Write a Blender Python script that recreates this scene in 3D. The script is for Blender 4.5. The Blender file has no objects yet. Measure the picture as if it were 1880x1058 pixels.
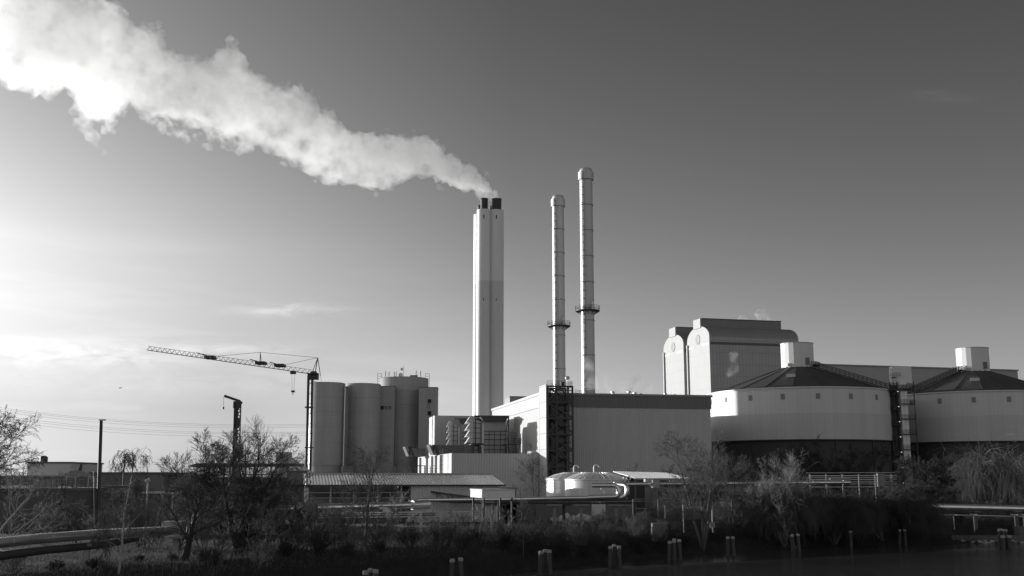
import bpy, math, random
import numpy as np
from mathutils import Vector, Matrix
R = math.radians
PI = math.pi
random.seed(7)
rng = np.random.default_rng(11)
scene = bpy.context.scene
COL = scene.collection

# ------------------------------------------------------------------ camera
EYE = 9.0                       # metres above the water
PITCH = R(9.95)
FPX = 2000.0                    # focal length in pixels of the 1880 px wide photograph
cam_d = bpy.data.cameras.new('camera')
cam_d.sensor_width = 36.0
cam_d.lens = FPX / 1880.0 * 36.0
cam_d.clip_start = 0.5
cam_d.clip_end = 20000
cam = bpy.data.objects.new('camera', cam_d)
cam.location = (0, 0, EYE)
cam.rotation_euler = (R(90) + PITCH, 0, 0)
COL.objects.link(cam)
scene.camera = cam

# ------------------------------------------------------------------ sky, sun, exposure
SUN_BEHIND = 26.0               # degrees the sun stands beyond the left-right axis
SUN_EL = 5.5
sdir = Vector((-math.cos(R(SUN_BEHIND)) * math.cos(R(SUN_EL)), math.sin(R(SUN_BEHIND)) * math.cos(R(SUN_EL)), math.sin(R(SUN_EL))))
world = bpy.data.worlds.new('World')
scene.world = world
world.use_nodes = True
wn = world.node_tree
wn.nodes.clear()
def N(tree, kind, **kw):
    n = tree.nodes.new(kind)
    for k, v in kw.items():
        if k.startswith('i_'):
            n.inputs[k[2:].replace('_', ' ')].default_value = v
        else:
            setattr(n, k, v)
    return n
def M_(tree, op, a, b=None, c=None, clamp=False):
    n = tree.nodes.new('ShaderNodeMath'); n.operation = op; n.use_clamp = clamp
    for i, s in enumerate((a, b, c)):
        if s is None: continue
        if isinstance(s, (int, float)): n.inputs[i].default_value = s
        else: tree.links.new(s, n.inputs[i])
    return n.outputs[0]
sky = N(wn, 'ShaderNodeTexSky', sky_type='NISHITA', sun_disc=False, sun_elevation=R(SUN_EL),
        air_density=1.0, dust_density=1.0, ozone_density=1.0)
sky.sun_rotation = math.atan2(sdir.x, sdir.y)
sep = N(wn, 'ShaderNodeSeparateColor')
wn.links.new(sky.outputs[0], sep.inputs[0])
# black-and-white film behind a red filter: the red of the sky, with film contrast
v = M_(wn, 'ADD', M_(wn, 'MULTIPLY', sep.outputs[0], 0.8), M_(wn, 'MULTIPLY', sep.outputs[1], 0.2))
v = M_(wn, 'MULTIPLY', M_(wn, 'POWER', v, 1.35), 0.91)
# the film's shoulder: the glow round the sun stays short of clipping
v = M_(wn, 'DIVIDE', v, M_(wn, 'POWER', M_(wn, 'ADD', 1.0, M_(wn, 'POWER', M_(wn, 'DIVIDE', v, 7.3), 3.0)), 1 / 3.0))
# thin high cloud, low over the horizon
tc = N(wn, 'ShaderNodeTexCoord')
mp = N(wn, 'ShaderNodeMapping'); mp.inputs['Scale'].default_value = (3.0, 3.0, 26.0)
wn.links.new(tc.outputs['Generated'], mp.inputs[0])
nz = N(wn, 'ShaderNodeTexNoise'); nz.inputs['Scale'].default_value = 1.6; nz.inputs['Detail'].default_value = 7.0; nz.inputs['Roughness'].default_value = 0.55; nz.inputs['Distortion'].default_value = 0.4
wn.links.new(mp.outputs[0], nz.inputs['Vector'])
sx = N(wn, 'ShaderNodeSeparateXYZ'); wn.links.new(tc.outputs['Generated'], sx.inputs[0])
band = M_(wn, 'MULTIPLY', M_(wn, 'SMOOTH_MIN', M_(wn, 'DIVIDE', sx.outputs[2], 0.05, clamp=True), 1.0, 0.1),
          M_(wn, 'SUBTRACT', 1.0, M_(wn, 'DIVIDE', sx.outputs[2], 0.26, clamp=True)))
left = M_(wn, 'SUBTRACT', 0.35, M_(wn, 'MULTIPLY', sx.outputs[0], 1.9), clamp=True)
cl = M_(wn, 'MULTIPLY', M_(wn, 'SUBTRACT', nz.outputs[0], 0.50, clamp=True), 3.2, clamp=True)
cl = M_(wn, 'MULTIPLY', M_(wn, 'MULTIPLY', cl, band), left)
v = M_(wn, 'MULTIPLY', v, M_(wn, 'ADD', 1.0, M_(wn, 'MULTIPLY', cl, 0.28)))
# separate faint cloud streaks where they stand in this sky: low in the west, over the crane, high in the north-east
yy = M_(wn, 'MAXIMUM', sx.outputs[1], 0.05); du = M_(wn, 'DIVIDE', sx.outputs[0], yy); dw = M_(wn, 'DIVIDE', sx.outputs[2], yy)
cvn = N(wn, 'ShaderNodeCombineXYZ'); wn.links.new(M_(wn, 'MULTIPLY', du, 26.0), cvn.inputs[0]); wn.links.new(M_(wn, 'MULTIPLY', dw, 95.0), cvn.inputs[1])
n4 = N(wn, 'ShaderNodeTexNoise'); n4.inputs['Scale'].default_value = 1.0; n4.inputs['Detail'].default_value = 8.0; n4.inputs['Roughness'].default_value = 0.62; n4.inputs['Distortion'].default_value = 0.6
wn.links.new(cvn.outputs[0], n4.inputs['Vector'])
tex = M_(wn, 'MULTIPLY', M_(wn, 'SUBTRACT', n4.outputs[0], 0.36, clamp=True), 3.4, clamp=True)
acc = None
for u0, w0, su, sw, k in ((-.40, .112, .13, .012, 1.5), (-.205, .1545, .045, .0055, 1.6), (-.30, .085, .2, .012, .5), (.41, .362, .035, .006, .22), (-.27, .118, .07, .005, .8)):
    g = M_(wn, 'EXPONENT', M_(wn, 'MULTIPLY', M_(wn, 'ADD', M_(wn, 'POWER', M_(wn, 'ABSOLUTE', M_(wn, 'DIVIDE', M_(wn, 'SUBTRACT', du, u0), su)), 2.0), M_(wn, 'POWER', M_(wn, 'ABSOLUTE', M_(wn, 'DIVIDE', M_(wn, 'SUBTRACT', dw, w0), sw)), 2.0)), -1.0))
    g = M_(wn, 'MULTIPLY', M_(wn, 'MULTIPLY', g, tex), k)
    acc = g if acc is None else M_(wn, 'ADD', acc, g)
v = M_(wn, 'ADD', v, acc)
v = M_(wn, 'MULTIPLY', M_(wn, 'MULTIPLY', M_(wn, 'POWER', v, 1.14), 0.86), M_(wn, 'SUBTRACT', 1.0, M_(wn, 'MULTIPLY', M_(wn, 'MAXIMUM', sx.outputs[2], 0.0), 0.42)))
west = M_(wn, 'MULTIPLY', sx.outputs[0], -1.0, clamp=True)
v = M_(wn, 'MULTIPLY', v, M_(wn, 'ADD', 1.0, M_(wn, 'MULTIPLY', west, 1.3)))
lowz = M_(wn, 'DIVIDE', M_(wn, 'SUBTRACT', 0.20, sx.outputs[2]), 0.14, clamp=True)
v = M_(wn, 'MULTIPLY', v, M_(wn, 'SUBTRACT', 1.0, M_(wn, 'MULTIPLY', M_(wn, 'MULTIPLY', lowz, M_(wn, 'MULTIPLY', west, 4.0, clamp=True)), 0.5)))
# unseen glow added behind the camera, broken by noise, to brighten the shaded fronts
n2 = N(wn, 'ShaderNodeTexNoise'); n2.inputs['Scale'].default_value = 3.0; n2.inputs['Detail'].default_value = 5.0
wn.links.new(tc.outputs['Generated'], n2.inputs['Vector'])
back = M_(wn, 'MULTIPLY', M_(wn, 'MULTIPLY', sx.outputs[1], -1.3, clamp=True), M_(wn, 'MULTIPLY', n2.outputs[0], 3.4))
v = M_(wn, 'ADD', v, back)
comb = N(wn, 'ShaderNodeCombineColor')
for i in range(3): wn.links.new(v, comb.inputs[i])
bg = N(wn, 'ShaderNodeBackground'); bg.inputs['Strength'].default_value = 0.11
wn.links.new(comb.outputs[0], bg.inputs[0])
wo = N(wn, 'ShaderNodeOutputWorld'); wn.links.new(bg.outputs[0], wo.inputs[0])

sun_d = bpy.data.lights.new('sun', 'SUN')
sun_d.energy = 5.0
sun_d.angle = R(0.5)
sun_d.color = (1.0, 0.995, 0.985)
sun = bpy.data.objects.new('sun', sun_d)
sun.rotation_euler = sdir.to_track_quat('Z', 'Y').to_euler()
sun.location = (-200, 200, 120)
COL.objects.link(sun)
scene.view_settings.view_transform = 'Standard'
scene.view_settings.look = 'None'
scene.view_settings.exposure = 0.35
scene.view_settings.gamma = 1.0
scene.cycles.use_denoising = True
scene.cycles.max_bounces = 40
scene.cycles.volume_bounces = 40
scene.cycles.diffuse_bounces = 4
scene.cycles.glossy_bounces = 3
scene.cycles.transparent_max_bounces = 8

# ------------------------------------------------------------------ helpers
CP, SP = math.cos(PITCH), math.sin(PITCH)
def ray(px, py):
    u = (px - 940) / FPX; w = (529 - py) / FPX
    yd = CP - w * SP; zd = SP + w * CP
    return u / yd, zd / yd
def at(px, py, D):
    """point in the place seen at this spot of the photograph, D metres ahead"""
    a, b = ray(px, py)
    return Vector((a * D, D, EYE + b * D))
def XX(px, D, py=800): return ray(px, py)[0] * D
def ZZ(py, D): return EYE + ray(940, py)[1] * D
G = 2.5                         # yard level above the water

class MB:
    def __init__(s): s.v = []; s.f = []; s.arr = []
    def add(s, vs, fs):
        o = len(s.v); s.v += [tuple(p) for p in vs]; s.f += [tuple(i + o for i in f) for f in fs]; return s
    def box(s, x0, x1, y0, y1, z0, z1):
        return s.add([(x0,y0,z0),(x1,y0,z0),(x1,y1,z0),(x0,y1,z0),(x0,y0,z1),(x1,y0,z1),(x1,y1,z1),(x0,y1,z1)],
                     [(3,2,1,0),(4,5,6,7),(0,1,5,4),(1,2,6,5),(2,3,7,6),(3,0,4,7)])
    def bar(s, a, b, w=0.1, h=None):
        a = Vector(a); b = Vector(b); h = h or w
        d = (b - a)
        if d.length < 1e-6: return s
        d.normalize()
        up = Vector((0, 0, 1)) if abs(d.z) < 0.95 else Vector((0, 1, 0))
        sd = d.cross(up).normalized() * (w / 2); u = sd.cross(d).normalized() * (h / 2)
        vs = [a - sd - u, a + sd - u, a + sd + u, a - sd + u, b - sd - u, b + sd - u, b + sd + u, b - sd + u]
        return s.add(vs, [(3,2,1,0),(4,5,6,7),(0,1,5,4),(1,2,6,5),(2,3,7,6),(3,0,4,7)])
    def tube(s, pts, r, n=12, caps=True):
        pts = [Vector(p) for p in pts]; K = len(pts)
        rs = r if isinstance(r, (list, tuple)) else [r] * K
        vs = []; prev = None
        for i, p in enumerate(pts):
            t = (pts[min(i + 1, K - 1)] - pts[max(i - 1, 0)]).normalized()
            if prev is None:
                up = Vector((0, 0, 1)) if abs(t.z) < 0.9 else Vector((0, 1, 0))
                a = t.cross(up).normalized()
            else:
                a = (prev - t * prev.dot(t)).normalized()
            prev = a; b = t.cross(a)
            for k in range(n):
                th = 2 * PI * k / n
                vs.append(p + (a * math.cos(th) + b * math.sin(th)) * rs[i])
        fs = [(i * n + k, i * n + (k + 1) % n, (i + 1) * n + (k + 1) % n, (i + 1) * n + k) for i in range(K - 1) for k in range(n)]
        if caps: fs += [tuple(range(n))[::-1], tuple((K - 1) * n + k for k in range(n))]
        return s.add(vs, fs)
    def lathe(s, prof, n=32, c=(0, 0, 0), a0=0.0, a1=2 * PI, close=True):
        full = abs(a1 - a0 - 2 * PI) < 1e-6
        m = n if full else n + 1; vs = []
        for r_, z in prof:
            for k in range(m):
                th = a0 + (a1 - a0) * k / n
                vs.append((c[0] + r_ * math.cos(th), c[1] + r_ * math.sin(th), c[2] + z))
        fs = []
        for i in range(len(prof) - 1):
            for k in range(n):
                k2 = (k + 1) % m if full else k + 1
                fs.append((i * m + k, i * m + k2, (i + 1) * m + k2, (i + 1) * m + k))
        if close and full:
            fs += [tuple(range(m))[::-1], tuple((len(prof) - 1) * m + k for k in range(m))]
        return s.add(vs, fs)
    def prism(s, poly, y0, y1, axis='y'):
        """poly of (x,z) swept along y, or of (y,z) swept along x"""
        n = len(poly)
        if axis == 'y': vs = [(x, y0, z) for x, z in poly] + [(x, y1, z) for x, z in poly]
        elif axis == 'x': vs = [(y0, x, z) for x, z in poly] + [(y1, x, z) for x, z in poly]
        else: vs = [(x, y, y0) for x, y in poly] + [(x, y, y1) for x, y in poly]
        return s.add(vs, [tuple(range(n)), tuple(range(2 * n - 1, n - 1, -1))] + [(i, i + n, (i + 1) % n + n, (i + 1) % n) for i in range(n)])
    def corr(s, p0, p1, z0, z1, pitch=0.5, dep=0.09, z0b=None, z1b=None):
        """trapezoid-profiled sheet from p0 to p1, its outside on the right of that direction"""
        p0 = Vector(p0).to_2d(); p1 = Vector(p1).to_2d(); L = (p1 - p0).length; d = (p1 - p0) / L; nrm = Vector((d.y, -d.x))
        n = max(1, int(round(L / pitch))); q = L / n; row = []
        for i in range(n):
            for a, o in ((0, 0), (0.30, 0), (0.42, dep), (0.58 + .3, dep)):
                row.append(((i + a) * q, o))
        row.append((L, 0))
        vs = []
        for a, o in row:
            p = p0 + d * a + nrm * o; t = a / L
            za = z0 + ((z0b if z0b is not None else z0) - z0) * t; zb = z1 + ((z1b if z1b is not None else z1) - z1) * t
            vs += [(p.x, p.y, za), (p.x, p.y, zb)]
        return s.add(vs, [(2 * i, 2 * i + 2, 2 * i + 3, 2 * i + 1) for i in range(len(row) - 1)])
    def rail(s, pts, h=1.1, post=1.5, w=0.06, mids=2):
        for a, b in zip(pts[:-1], pts[1:]):
            a = Vector(a); b = Vector(b); L = (b - a).length
            for k in range(mids + 1):
                o = Vector((0, 0, h * (k + 1) / (mids + 1)))
                s.bar(a + o, b + o, w)
            n = max(1, int(L / post))
            for k in range(n + 1):
                p = a.lerp(b, k / n); s.bar(p, p + Vector((0, 0, h)), w)
        return s
    def polys(s, P, Rr, n=3):
        """many tapering tubes at once: P (N,K,3), Rr (N,K)"""
        s.arr.append((np.asarray(P), np.asarray(Rr), n)); return s
    def xf(s, m):
        s.v = [tuple(m @ Vector(p)) for p in s.v]; return s
    def build(s, name, mat, parent=None, world=False, smooth=True, ang=35):
        V = np.array(s.v, dtype=np.float64).reshape(-1, 3); F = list(s.f); quads = []
        off = len(V); VV = [V]
        for P, Rr, n in s.arr:
            Nn, K, _ = P.shape
            T = np.empty_like(P); T[:, 1:-1] = P[:, 2:] - P[:, :-2]; T[:, 0] = P[:, 1] - P[:, 0]; T[:, -1] = P[:, -1] - P[:, -2]
            T /= np.linalg.norm(T, axis=2, keepdims=True) + 1e-9
            ref = np.zeros_like(T); ref[..., 0] = 0.31; ref[..., 1] = 0.95
            A = np.cross(T, ref); A /= np.linalg.norm(A, axis=2, keepdims=True) + 1e-9
            B = np.cross(T, A)
            th = 2 * PI * np.arange(n) / n
            ring = P[:, :, None, :] + Rr[:, :, None, None] * (A[:, :, None, :] * np.cos(th)[None, None, :, None] + B[:, :, None, :] * np.sin(th)[None, None, :, None])
            VV.append(ring.reshape(-1, 3))
            i = np.arange(Nn)[:, None, None] * K * n; k = np.arange(K - 1)[None, :, None] * n; a = np.arange(n)[None, None, :]; b = (a + 1) % n
            q = np.stack([i + k + a, i + k + b, i + k + n + b, i + k + n + a], axis=-1).reshape(-1, 4) + off
            quads.append(q); off += Nn * K * n
        V = np.concatenate(VV)
        if parent is not None and world:
            root = parent
            M4 = Matrix.Identity(4); chain = []
            while root is not None: chain.append(root); root = root.parent
            for o in reversed(chain): M4 = M4 @ o.matrix_basis
            inv = np.array(M4.inverted()); V = V @ inv[:3, :3].T + inv[:3, 3]
        me = bpy.data.meshes.new(name)
        if quads:
            Q = np.concatenate(quads)
            lt = [len(f) for f in F]; li = [i for f in F for i in f]
            lt = np.concatenate([np.array(lt, dtype=np.int32), np.full(len(Q), 4, dtype=np.int32)])
            li = np.concatenate([np.array(li, dtype=np.int32), Q.ravel().astype(np.int32)])
            me.vertices.add(len(V)); me.vertices.foreach_set('co', V.ravel().astype(np.float32))
            me.loops.add(len(li)); me.loops.foreach_set('vertex_index', li)
            me.polygons.add(len(lt)); ls = np.concatenate([[0], np.cumsum(lt)[:-1]]).astype(np.int32)
            me.polygons.foreach_set('loop_start', ls)
            me.update(calc_edges=True); me.validate()
        else:
            me.from_pydata([tuple(p) for p in V], [], F)
            me.update()
        if smooth:
            me.shade_smooth()
            if not quads: me.set_sharp_from_angle(angle=R(ang))
        if mat is not None: me.materials.append(mat)
        o = bpy.data.objects.new(name, me); COL.objects.link(o)
        if parent is not None: o.parent = parent
        return o

def tag(o, label=None, cat=None, group=None, kind=None):
    if label: o['label'] = label
    if cat: o['category'] = cat
    if group: o['group'] = group
    if kind: o['kind'] = kind
    return o
def thing(name, label, cat, loc=(0, 0, 0), rz=0.0, group=None):
    o = bpy.data.objects.new(name, None); COL.objects.link(o)
    o.empty_display_size = 0.5
    o.location = loc; o.rotation_euler = (0, 0, rz)
    return tag(o, label, cat, group)
def copy_tree(o, parent=None):
    c = o.copy(); COL.objects.link(c)
    if parent is not None: c.parent = parent
    for ch in list(o.children):
        copy_tree(ch, c)
    return c

# ------------------------------------------------------------------ materials (the photograph is black and white: all greys)
def grey(v_): return (v_, v_, v_, 1.0)
MATS = {}
def mat(name, val, rough=0.7, metal=0.0, var=0.12, scale=0.35, streak=False, bump=0.0, bscale=6.0, spec=0.3, grid=None, line=0.6, fine=0.0):
    """grid = ('planar', px, pz) or ('cyl', radius, px, pz): joints between cladding panels"""
    m = bpy.data.materials.new(name); m.use_nodes = True; t = m.node_tree; b = t.nodes['Principled BSDF']
    b.inputs['Roughness'].default_value = rough; b.inputs['Metallic'].default_value = metal
    b.inputs['Specular IOR Level'].default_value = spec
    tc = N(t, 'ShaderNodeTexCoord'); mp = N(t, 'ShaderNodeMapping')
    mp.inputs['Scale'].default_value = (1, 1, 0.06) if streak else (1, 1, 1)
    t.links.new(tc.outputs['Object'], mp.inputs[0])
    nz = N(t, 'ShaderNodeTexNoise'); nz.inputs['Scale'].default_value = scale; nz.inputs['Detail'].default_value = 6.0; nz.inputs['Roughness'].default_value = 0.62
    t.links.new(mp.outputs[0], nz.inputs['Vector'])
    f = M_(t, 'ADD', 1.0 - var, M_(t, 'MULTIPLY', nz.outputs[0], 2 * var))
    if fine:
        n2 = N(t, 'ShaderNodeTexNoise'); n2.inputs['Scale'].default_value = scale * 14; n2.inputs['Detail'].default_value = 4.0
        t.links.new(tc.outputs['Object'], n2.inputs['Vector'])
        f = M_(t, 'MULTIPLY', f, M_(t, 'ADD', 1.0 - fine, M_(t, 'MULTIPLY', n2.outputs[0], 2 * fine)))
    if grid:
        s3 = N(t, 'ShaderNodeSeparateXYZ'); t.links.new(tc.outputs['Object'], s3.inputs[0])
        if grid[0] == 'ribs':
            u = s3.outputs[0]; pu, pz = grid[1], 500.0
        elif grid[0] == 'planar':
            u = M_(t, 'ADD', s3.outputs[0], s3.outputs[1]); pu, pz = grid[1], grid[2]
        else:
            u = M_(t, 'MULTIPLY', M_(t, 'ARCTAN2', s3.outputs[1], s3.outputs[0]), grid[1]); pu, pz = grid[2], grid[3]
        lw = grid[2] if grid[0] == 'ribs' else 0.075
        def ln(x, p):
            fr = M_(t, 'FRACT', M_(t, 'DIVIDE', x, p))
            return M_(t, 'LESS_THAN', fr, lw / p)
        g = M_(t, 'MAXIMUM', ln(u, pu), ln(s3.outputs[2], pz))
        cell = N(t, 'ShaderNodeTexWhiteNoise', noise_dimensions='2D')
        cv = N(t, 'ShaderNodeCombineXYZ')
        t.links.new(M_(t, 'FLOOR', M_(t, 'DIVIDE', u, pu)), cv.inputs[0]); t.links.new(M_(t, 'FLOOR', M_(t, 'DIVIDE', s3.outputs[2], pz)), cv.inputs[1])
        t.links.new(cv.outputs[0], cell.inputs['Vector'])
        f = M_(t, 'MULTIPLY', f, M_(t, 'ADD', 0.97, M_(t, 'MULTIPLY', cell.outputs[0], 0.06)))
        f = M_(t, 'MULTIPLY', f, M_(t, 'SUBTRACT', 1.0, M_(t, 'MULTIPLY', g, line)))
    v_ = M_(t, 'MULTIPLY', f, val)
    c = N(t, 'ShaderNodeCombineColor')
    for i in range(3): t.links.new(v_, c.inputs[i])
    t.links.new(c.outputs[0], b.inputs['Base Color'])
    if bump:
        n3 = N(t, 'ShaderNodeTexNoise'); n3.inputs['Scale'].default_value = bscale; n3.inputs['Detail'].default_value = 5.0
        t.links.new(tc.outputs['Object'], n3.inputs['Vector'])
        bp = N(t, 'ShaderNodeBump'); bp.inputs['Strength'].default_value = bump; bp.inputs['Distance'].default_value = 0.1
        t.links.new(n3.outputs[0], bp.inputs['Height']); t.links.new(bp.outputs[0], b.inputs['Normal'])
    MATS[name] = m
    return m
white_clad = mat('white_cladding', 0.45, 0.55, var=0.07, streak=True, scale=0.5)
hall_clad = mat('hall_cladding', 0.46, 0.5, var=0.13, streak=True, scale=0.6, grid=('planar', 60.0, 6.6), line=0.14)
hall_wing = mat('wing_cladding', 0.39, 0.6, var=0.05, streak=True, scale=0.4)
band_dark = mat('dark_cladding_band', 0.17, 0.5, var=0.18, streak=True, scale=0.7)
band_grey = mat('grey_cladding_band', 0.45, 0.5, var=0.08, streak=True, scale=0.5)
coping_m = mat('coping_metal', 0.46, 0.45, var=0.05)
panel_white = mat('white_panels', 0.32, 0.5, var=0.04, grid=('planar', 1.25, 4.2), line=0.30)
panel_side = mat('side_panels', 0.31, 0.5, var=0.07, streak=True, grid=('planar', 1.25, 4.2), line=0.5)
roof_dark = mat('dark_roofing', 0.10, 0.7, var=0.2, streak=False, scale=0.2)
vault_m = mat('vault_roofing', 0.20, 0.55, var=0.12, scale=0.25)
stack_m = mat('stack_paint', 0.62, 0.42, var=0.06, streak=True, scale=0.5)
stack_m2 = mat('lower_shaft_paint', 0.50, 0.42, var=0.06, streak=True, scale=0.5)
steel_stack = mat('steel_stack_shell', 0.42, 0.38, metal=0.25, var=0.12, streak=True, scale=0.6)
flue_m = mat('sooty_flue', 0.045, 0.6, var=0.4, streak=True, scale=0.8)
silo_m = mat('silo_shell', 0.28, 0.30, var=0.18, streak=True, scale=0.8, grid=('cyl', 4.3, 1.6, 4.1), line=0.16)
silo_panel = mat('silo_panels', 0.28, 0.5, var=0.10, streak=True, grid=('planar', 1.3, 3.1), line=0.35)
tank_hi = mat('tank_upper_cladding', 0.51, 0.45, var=0.14, streak=True, scale=0.3, grid=('cyl', 25.0, 1.1, 50.0), line=0.14)
tank_lo = mat('tank_lower_cladding', 0.45, 0.45, var=0.16, streak=True, scale=0.3, grid=('cyl', 25.0, 1.1, 50.0), line=0.14)
tank_brick = mat('tank_brick_base', 0.055, 0.85, var=0.2, streak=True, scale=0.3)
cone_m = mat('tank_cone_roofing', 0.06, 0.65, var=0.25, scale=0.15)
cone_m2 = mat('tank_cone_segment', 0.045, 0.65, var=0.25, scale=0.15)
dark_steel = mat('dark_steel', 0.05, 0.55, var=0.25, scale=1.0)
mid_steel = mat('grey_steel', 0.22, 0.5, metal=0.2, var=0.2, scale=1.0)
galv = mat('galvanised_steel', 0.55, 0.4, metal=0.4, var=0.15, scale=1.2)
pipe_m = mat('pipe_jacket', 0.62, 0.28, metal=0.85, var=0.16, streak=False, scale=0.9)
pipe_old = mat('weathered_pipe_jacket', 0.62, 0.36, metal=0.8, var=0.3, scale=0.6, fine=0.1)
tin = mat('small_tank_sheet', 0.55, 0.4, metal=0.35, var=0.30, streak=True, scale=1.6)
tin_roof2 = mat('ribbed_shed_roof', 0.95, 0.32, metal=0.35, var=0.15, scale=0.5, grid=('ribs', 0.469, 0.17), line=0.5)  # dark stripes paint the shade between the lit ribs into the sheet colour
tin_roof = mat('shed_roof_sheet', 0.80, 0.30, metal=0.4, var=0.22, scale=0.5)
rusty = mat('weathered_duct', 0.13, 0.75, var=0.5, streak=True, scale=1.2)
brick_m = mat('dark_brick', 0.11, 0.85, var=0.25, scale=0.5, fine=0.15)
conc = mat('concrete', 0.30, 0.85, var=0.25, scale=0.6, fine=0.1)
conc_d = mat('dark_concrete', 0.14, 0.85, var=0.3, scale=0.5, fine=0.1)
siding = mat('grey_siding', 0.34, 0.7, var=0.12, grid=('planar', 50.0, 0.55), line=0.35)
glass_m = mat('dark_glazing', 0.03, 0.15, var=0.1, spec=0.6)
bark = mat('bark', 0.10, 0.9, var=0.35, scale=2.0)
bark_lt = mat('pale_bark', 0.27, 0.85, var=0.45, scale=2.5, fine=0.3)
twig_m = mat('twigs', 0.075, 0.9, var=0.3, scale=0.5)
twig_lt = mat('pale_twigs', 0.17, 0.85, var=0.3, scale=0.5)
twig_wl = mat('willow_twigs', 0.19, 0.9, var=0.3, scale=0.4)
twig_md = mat('dull_twigs', 0.05, 0.9, var=0.4, scale=0.4)
twig_dk = mat('dark_twigs', 0.034, 0.9, var=0.3, scale=0.5)
timber = mat('pile_timber', 0.06, 0.85, var=0.4, streak=True, scale=3.0)
pilecap = mat('pile_cap_paint', 0.27, 0.6, var=0.3, scale=3.0)
rock = mat('pale_rubble', 0.55, 0.9, var=0.3, scale=2.0, bump=0.6)
dark_ob = mat('dark_opening', 0.02, 0.8, var=0.1)
def emit(name, s):
    m = bpy.data.materials.new(name); m.use_nodes = True; b = m.node_tree.nodes['Principled BSDF']
    b.inputs['Base Color'].default_value = grey(0.8); b.inputs['Emission Color'].default_value = grey(1.0); b.inputs['Emission Strength'].default_value = s
    return m
lamp_on = emit('lit_lamp', 0.55)

# ================================================================== SETTING
# waterline of the far bank, west to east
BANK = [(-400, -120), (-60, 40), (-34, 66), (-14, 88), (-1, 104), (9.7, 122), (24, 137), (41.8, 151), (66, 158), (100, 170), (400, 250), (3000, 900)]
def bank_sd(x, y):
    """distance inland of the waterline (negative over the water)"""
    best = None
    x = np.asarray(x, float); y = np.asarray(y, float)
    best = np.full(x.shape, 1e9); sg = np.ones(x.shape)
    for (x0, y0), (x1, y1) in zip(BANK[:-1], BANK[1:]):
        dx, dy = x1 - x0, y1 - y0; L2 = dx * dx + dy * dy
        t = np.clip(((x - x0) * dx + (y - y0) * dy) / L2, 0, 1)
        qx = x0 + t * dx; qy = y0 + t * dy; d = np.hypot(x - qx, y - qy)
        cr = dx * (y - y0) - dy * (x - x0)
        up = d < best
        best = np.where(up, d, best); sg = np.where(up, np.sign(cr), sg)
    return best * sg
def vnoise(x, y, s=1.0, seed=0):
    x = np.asarray(x) / s; y = np.asarray(y) / s
    return (np.sin(x * 1.7 + 1.3 * np.sin(y * 1.1 + seed)) + np.sin(y * 2.1 + 1.7 * np.sin(x * .9 + seed * 2)) + .5 * np.sin(3.7 * x + 2.9 * y + seed)) / 2.5
def gz(x, y):
    d = bank_sd(x, y)
    t = np.clip((d + 3) / 14.0, 0, 1)
    h = -1.2 + (G + 1.2) * (t * t * (3 - 2 * t)) ** 0.8
    rough = np.clip(d / 6, 0, 1) * np.where(np.hypot(x, y) < 135, 0.16, 0.05)
    return h + vnoise(x, y, 3.1, 1) * rough
def gz1(x, y): return float(gz(np.array([x]), np.array([y]))[0])
def axis(a, b, step, far):
    core = list(np.arange(a, b + 1e-6, step)); out = []; d = step * 2; p = b + d
    while p < far: out.append(p); d *= 1.35; p += d
    out.append(far); lo = []; d = step * 2; p = a - d
    while p > -far: lo.append(p); d *= 1.35; p -= d
    lo.append(-far)
    return np.array(sorted(lo) + core + out)
gx = axis(-80, 110, 1.5, 6000); gy = axis(30, 190, 1.5, 6000)
Xg, Yg = np.meshgrid(gx, gy)
Zg = gz(Xg, Yg)
nx, ny = len(gx), len(gy)
idx = (np.arange(ny - 1)[:, None] * nx + np.arange(nx - 1)[None, :]).ravel()
gmb = MB(); gmb.v = [tuple(p) for p in np.stack([Xg.ravel(), Yg.ravel(), Zg.ravel()], 1)]
gmb.f = [(int(i), int(i + 1), int(i + nx + 1), int(i + nx)) for i in idx]
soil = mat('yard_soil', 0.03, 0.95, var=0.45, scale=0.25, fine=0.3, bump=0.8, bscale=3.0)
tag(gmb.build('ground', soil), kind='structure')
wm = bpy.data.materials.new('river_water'); wm.use_nodes = True
t = wm.node_tree; b = t.nodes['Principled BSDF']
b.inputs['Base Color'].default_value = grey(0.045); b.inputs['Roughness'].default_value = 0.09; b.inputs['IOR'].default_value = 1.33
tcw = N(t, 'ShaderNodeTexCoord'); mpw = N(t, 'ShaderNodeMapping'); mpw.inputs['Scale'].default_value = (1, 1.8, 1)
t.links.new(tcw.outputs['Object'], mpw.inputs[0])
n1 = N(t, 'ShaderNodeTexNoise'); n1.inputs['Scale'].default_value = 2.4; n1.inputs['Detail'].default_value = 6.0; n1.inputs['Roughness'].default_value = 0.6
t.links.new(mpw.outputs[0], n1.inputs['Vector'])
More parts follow.
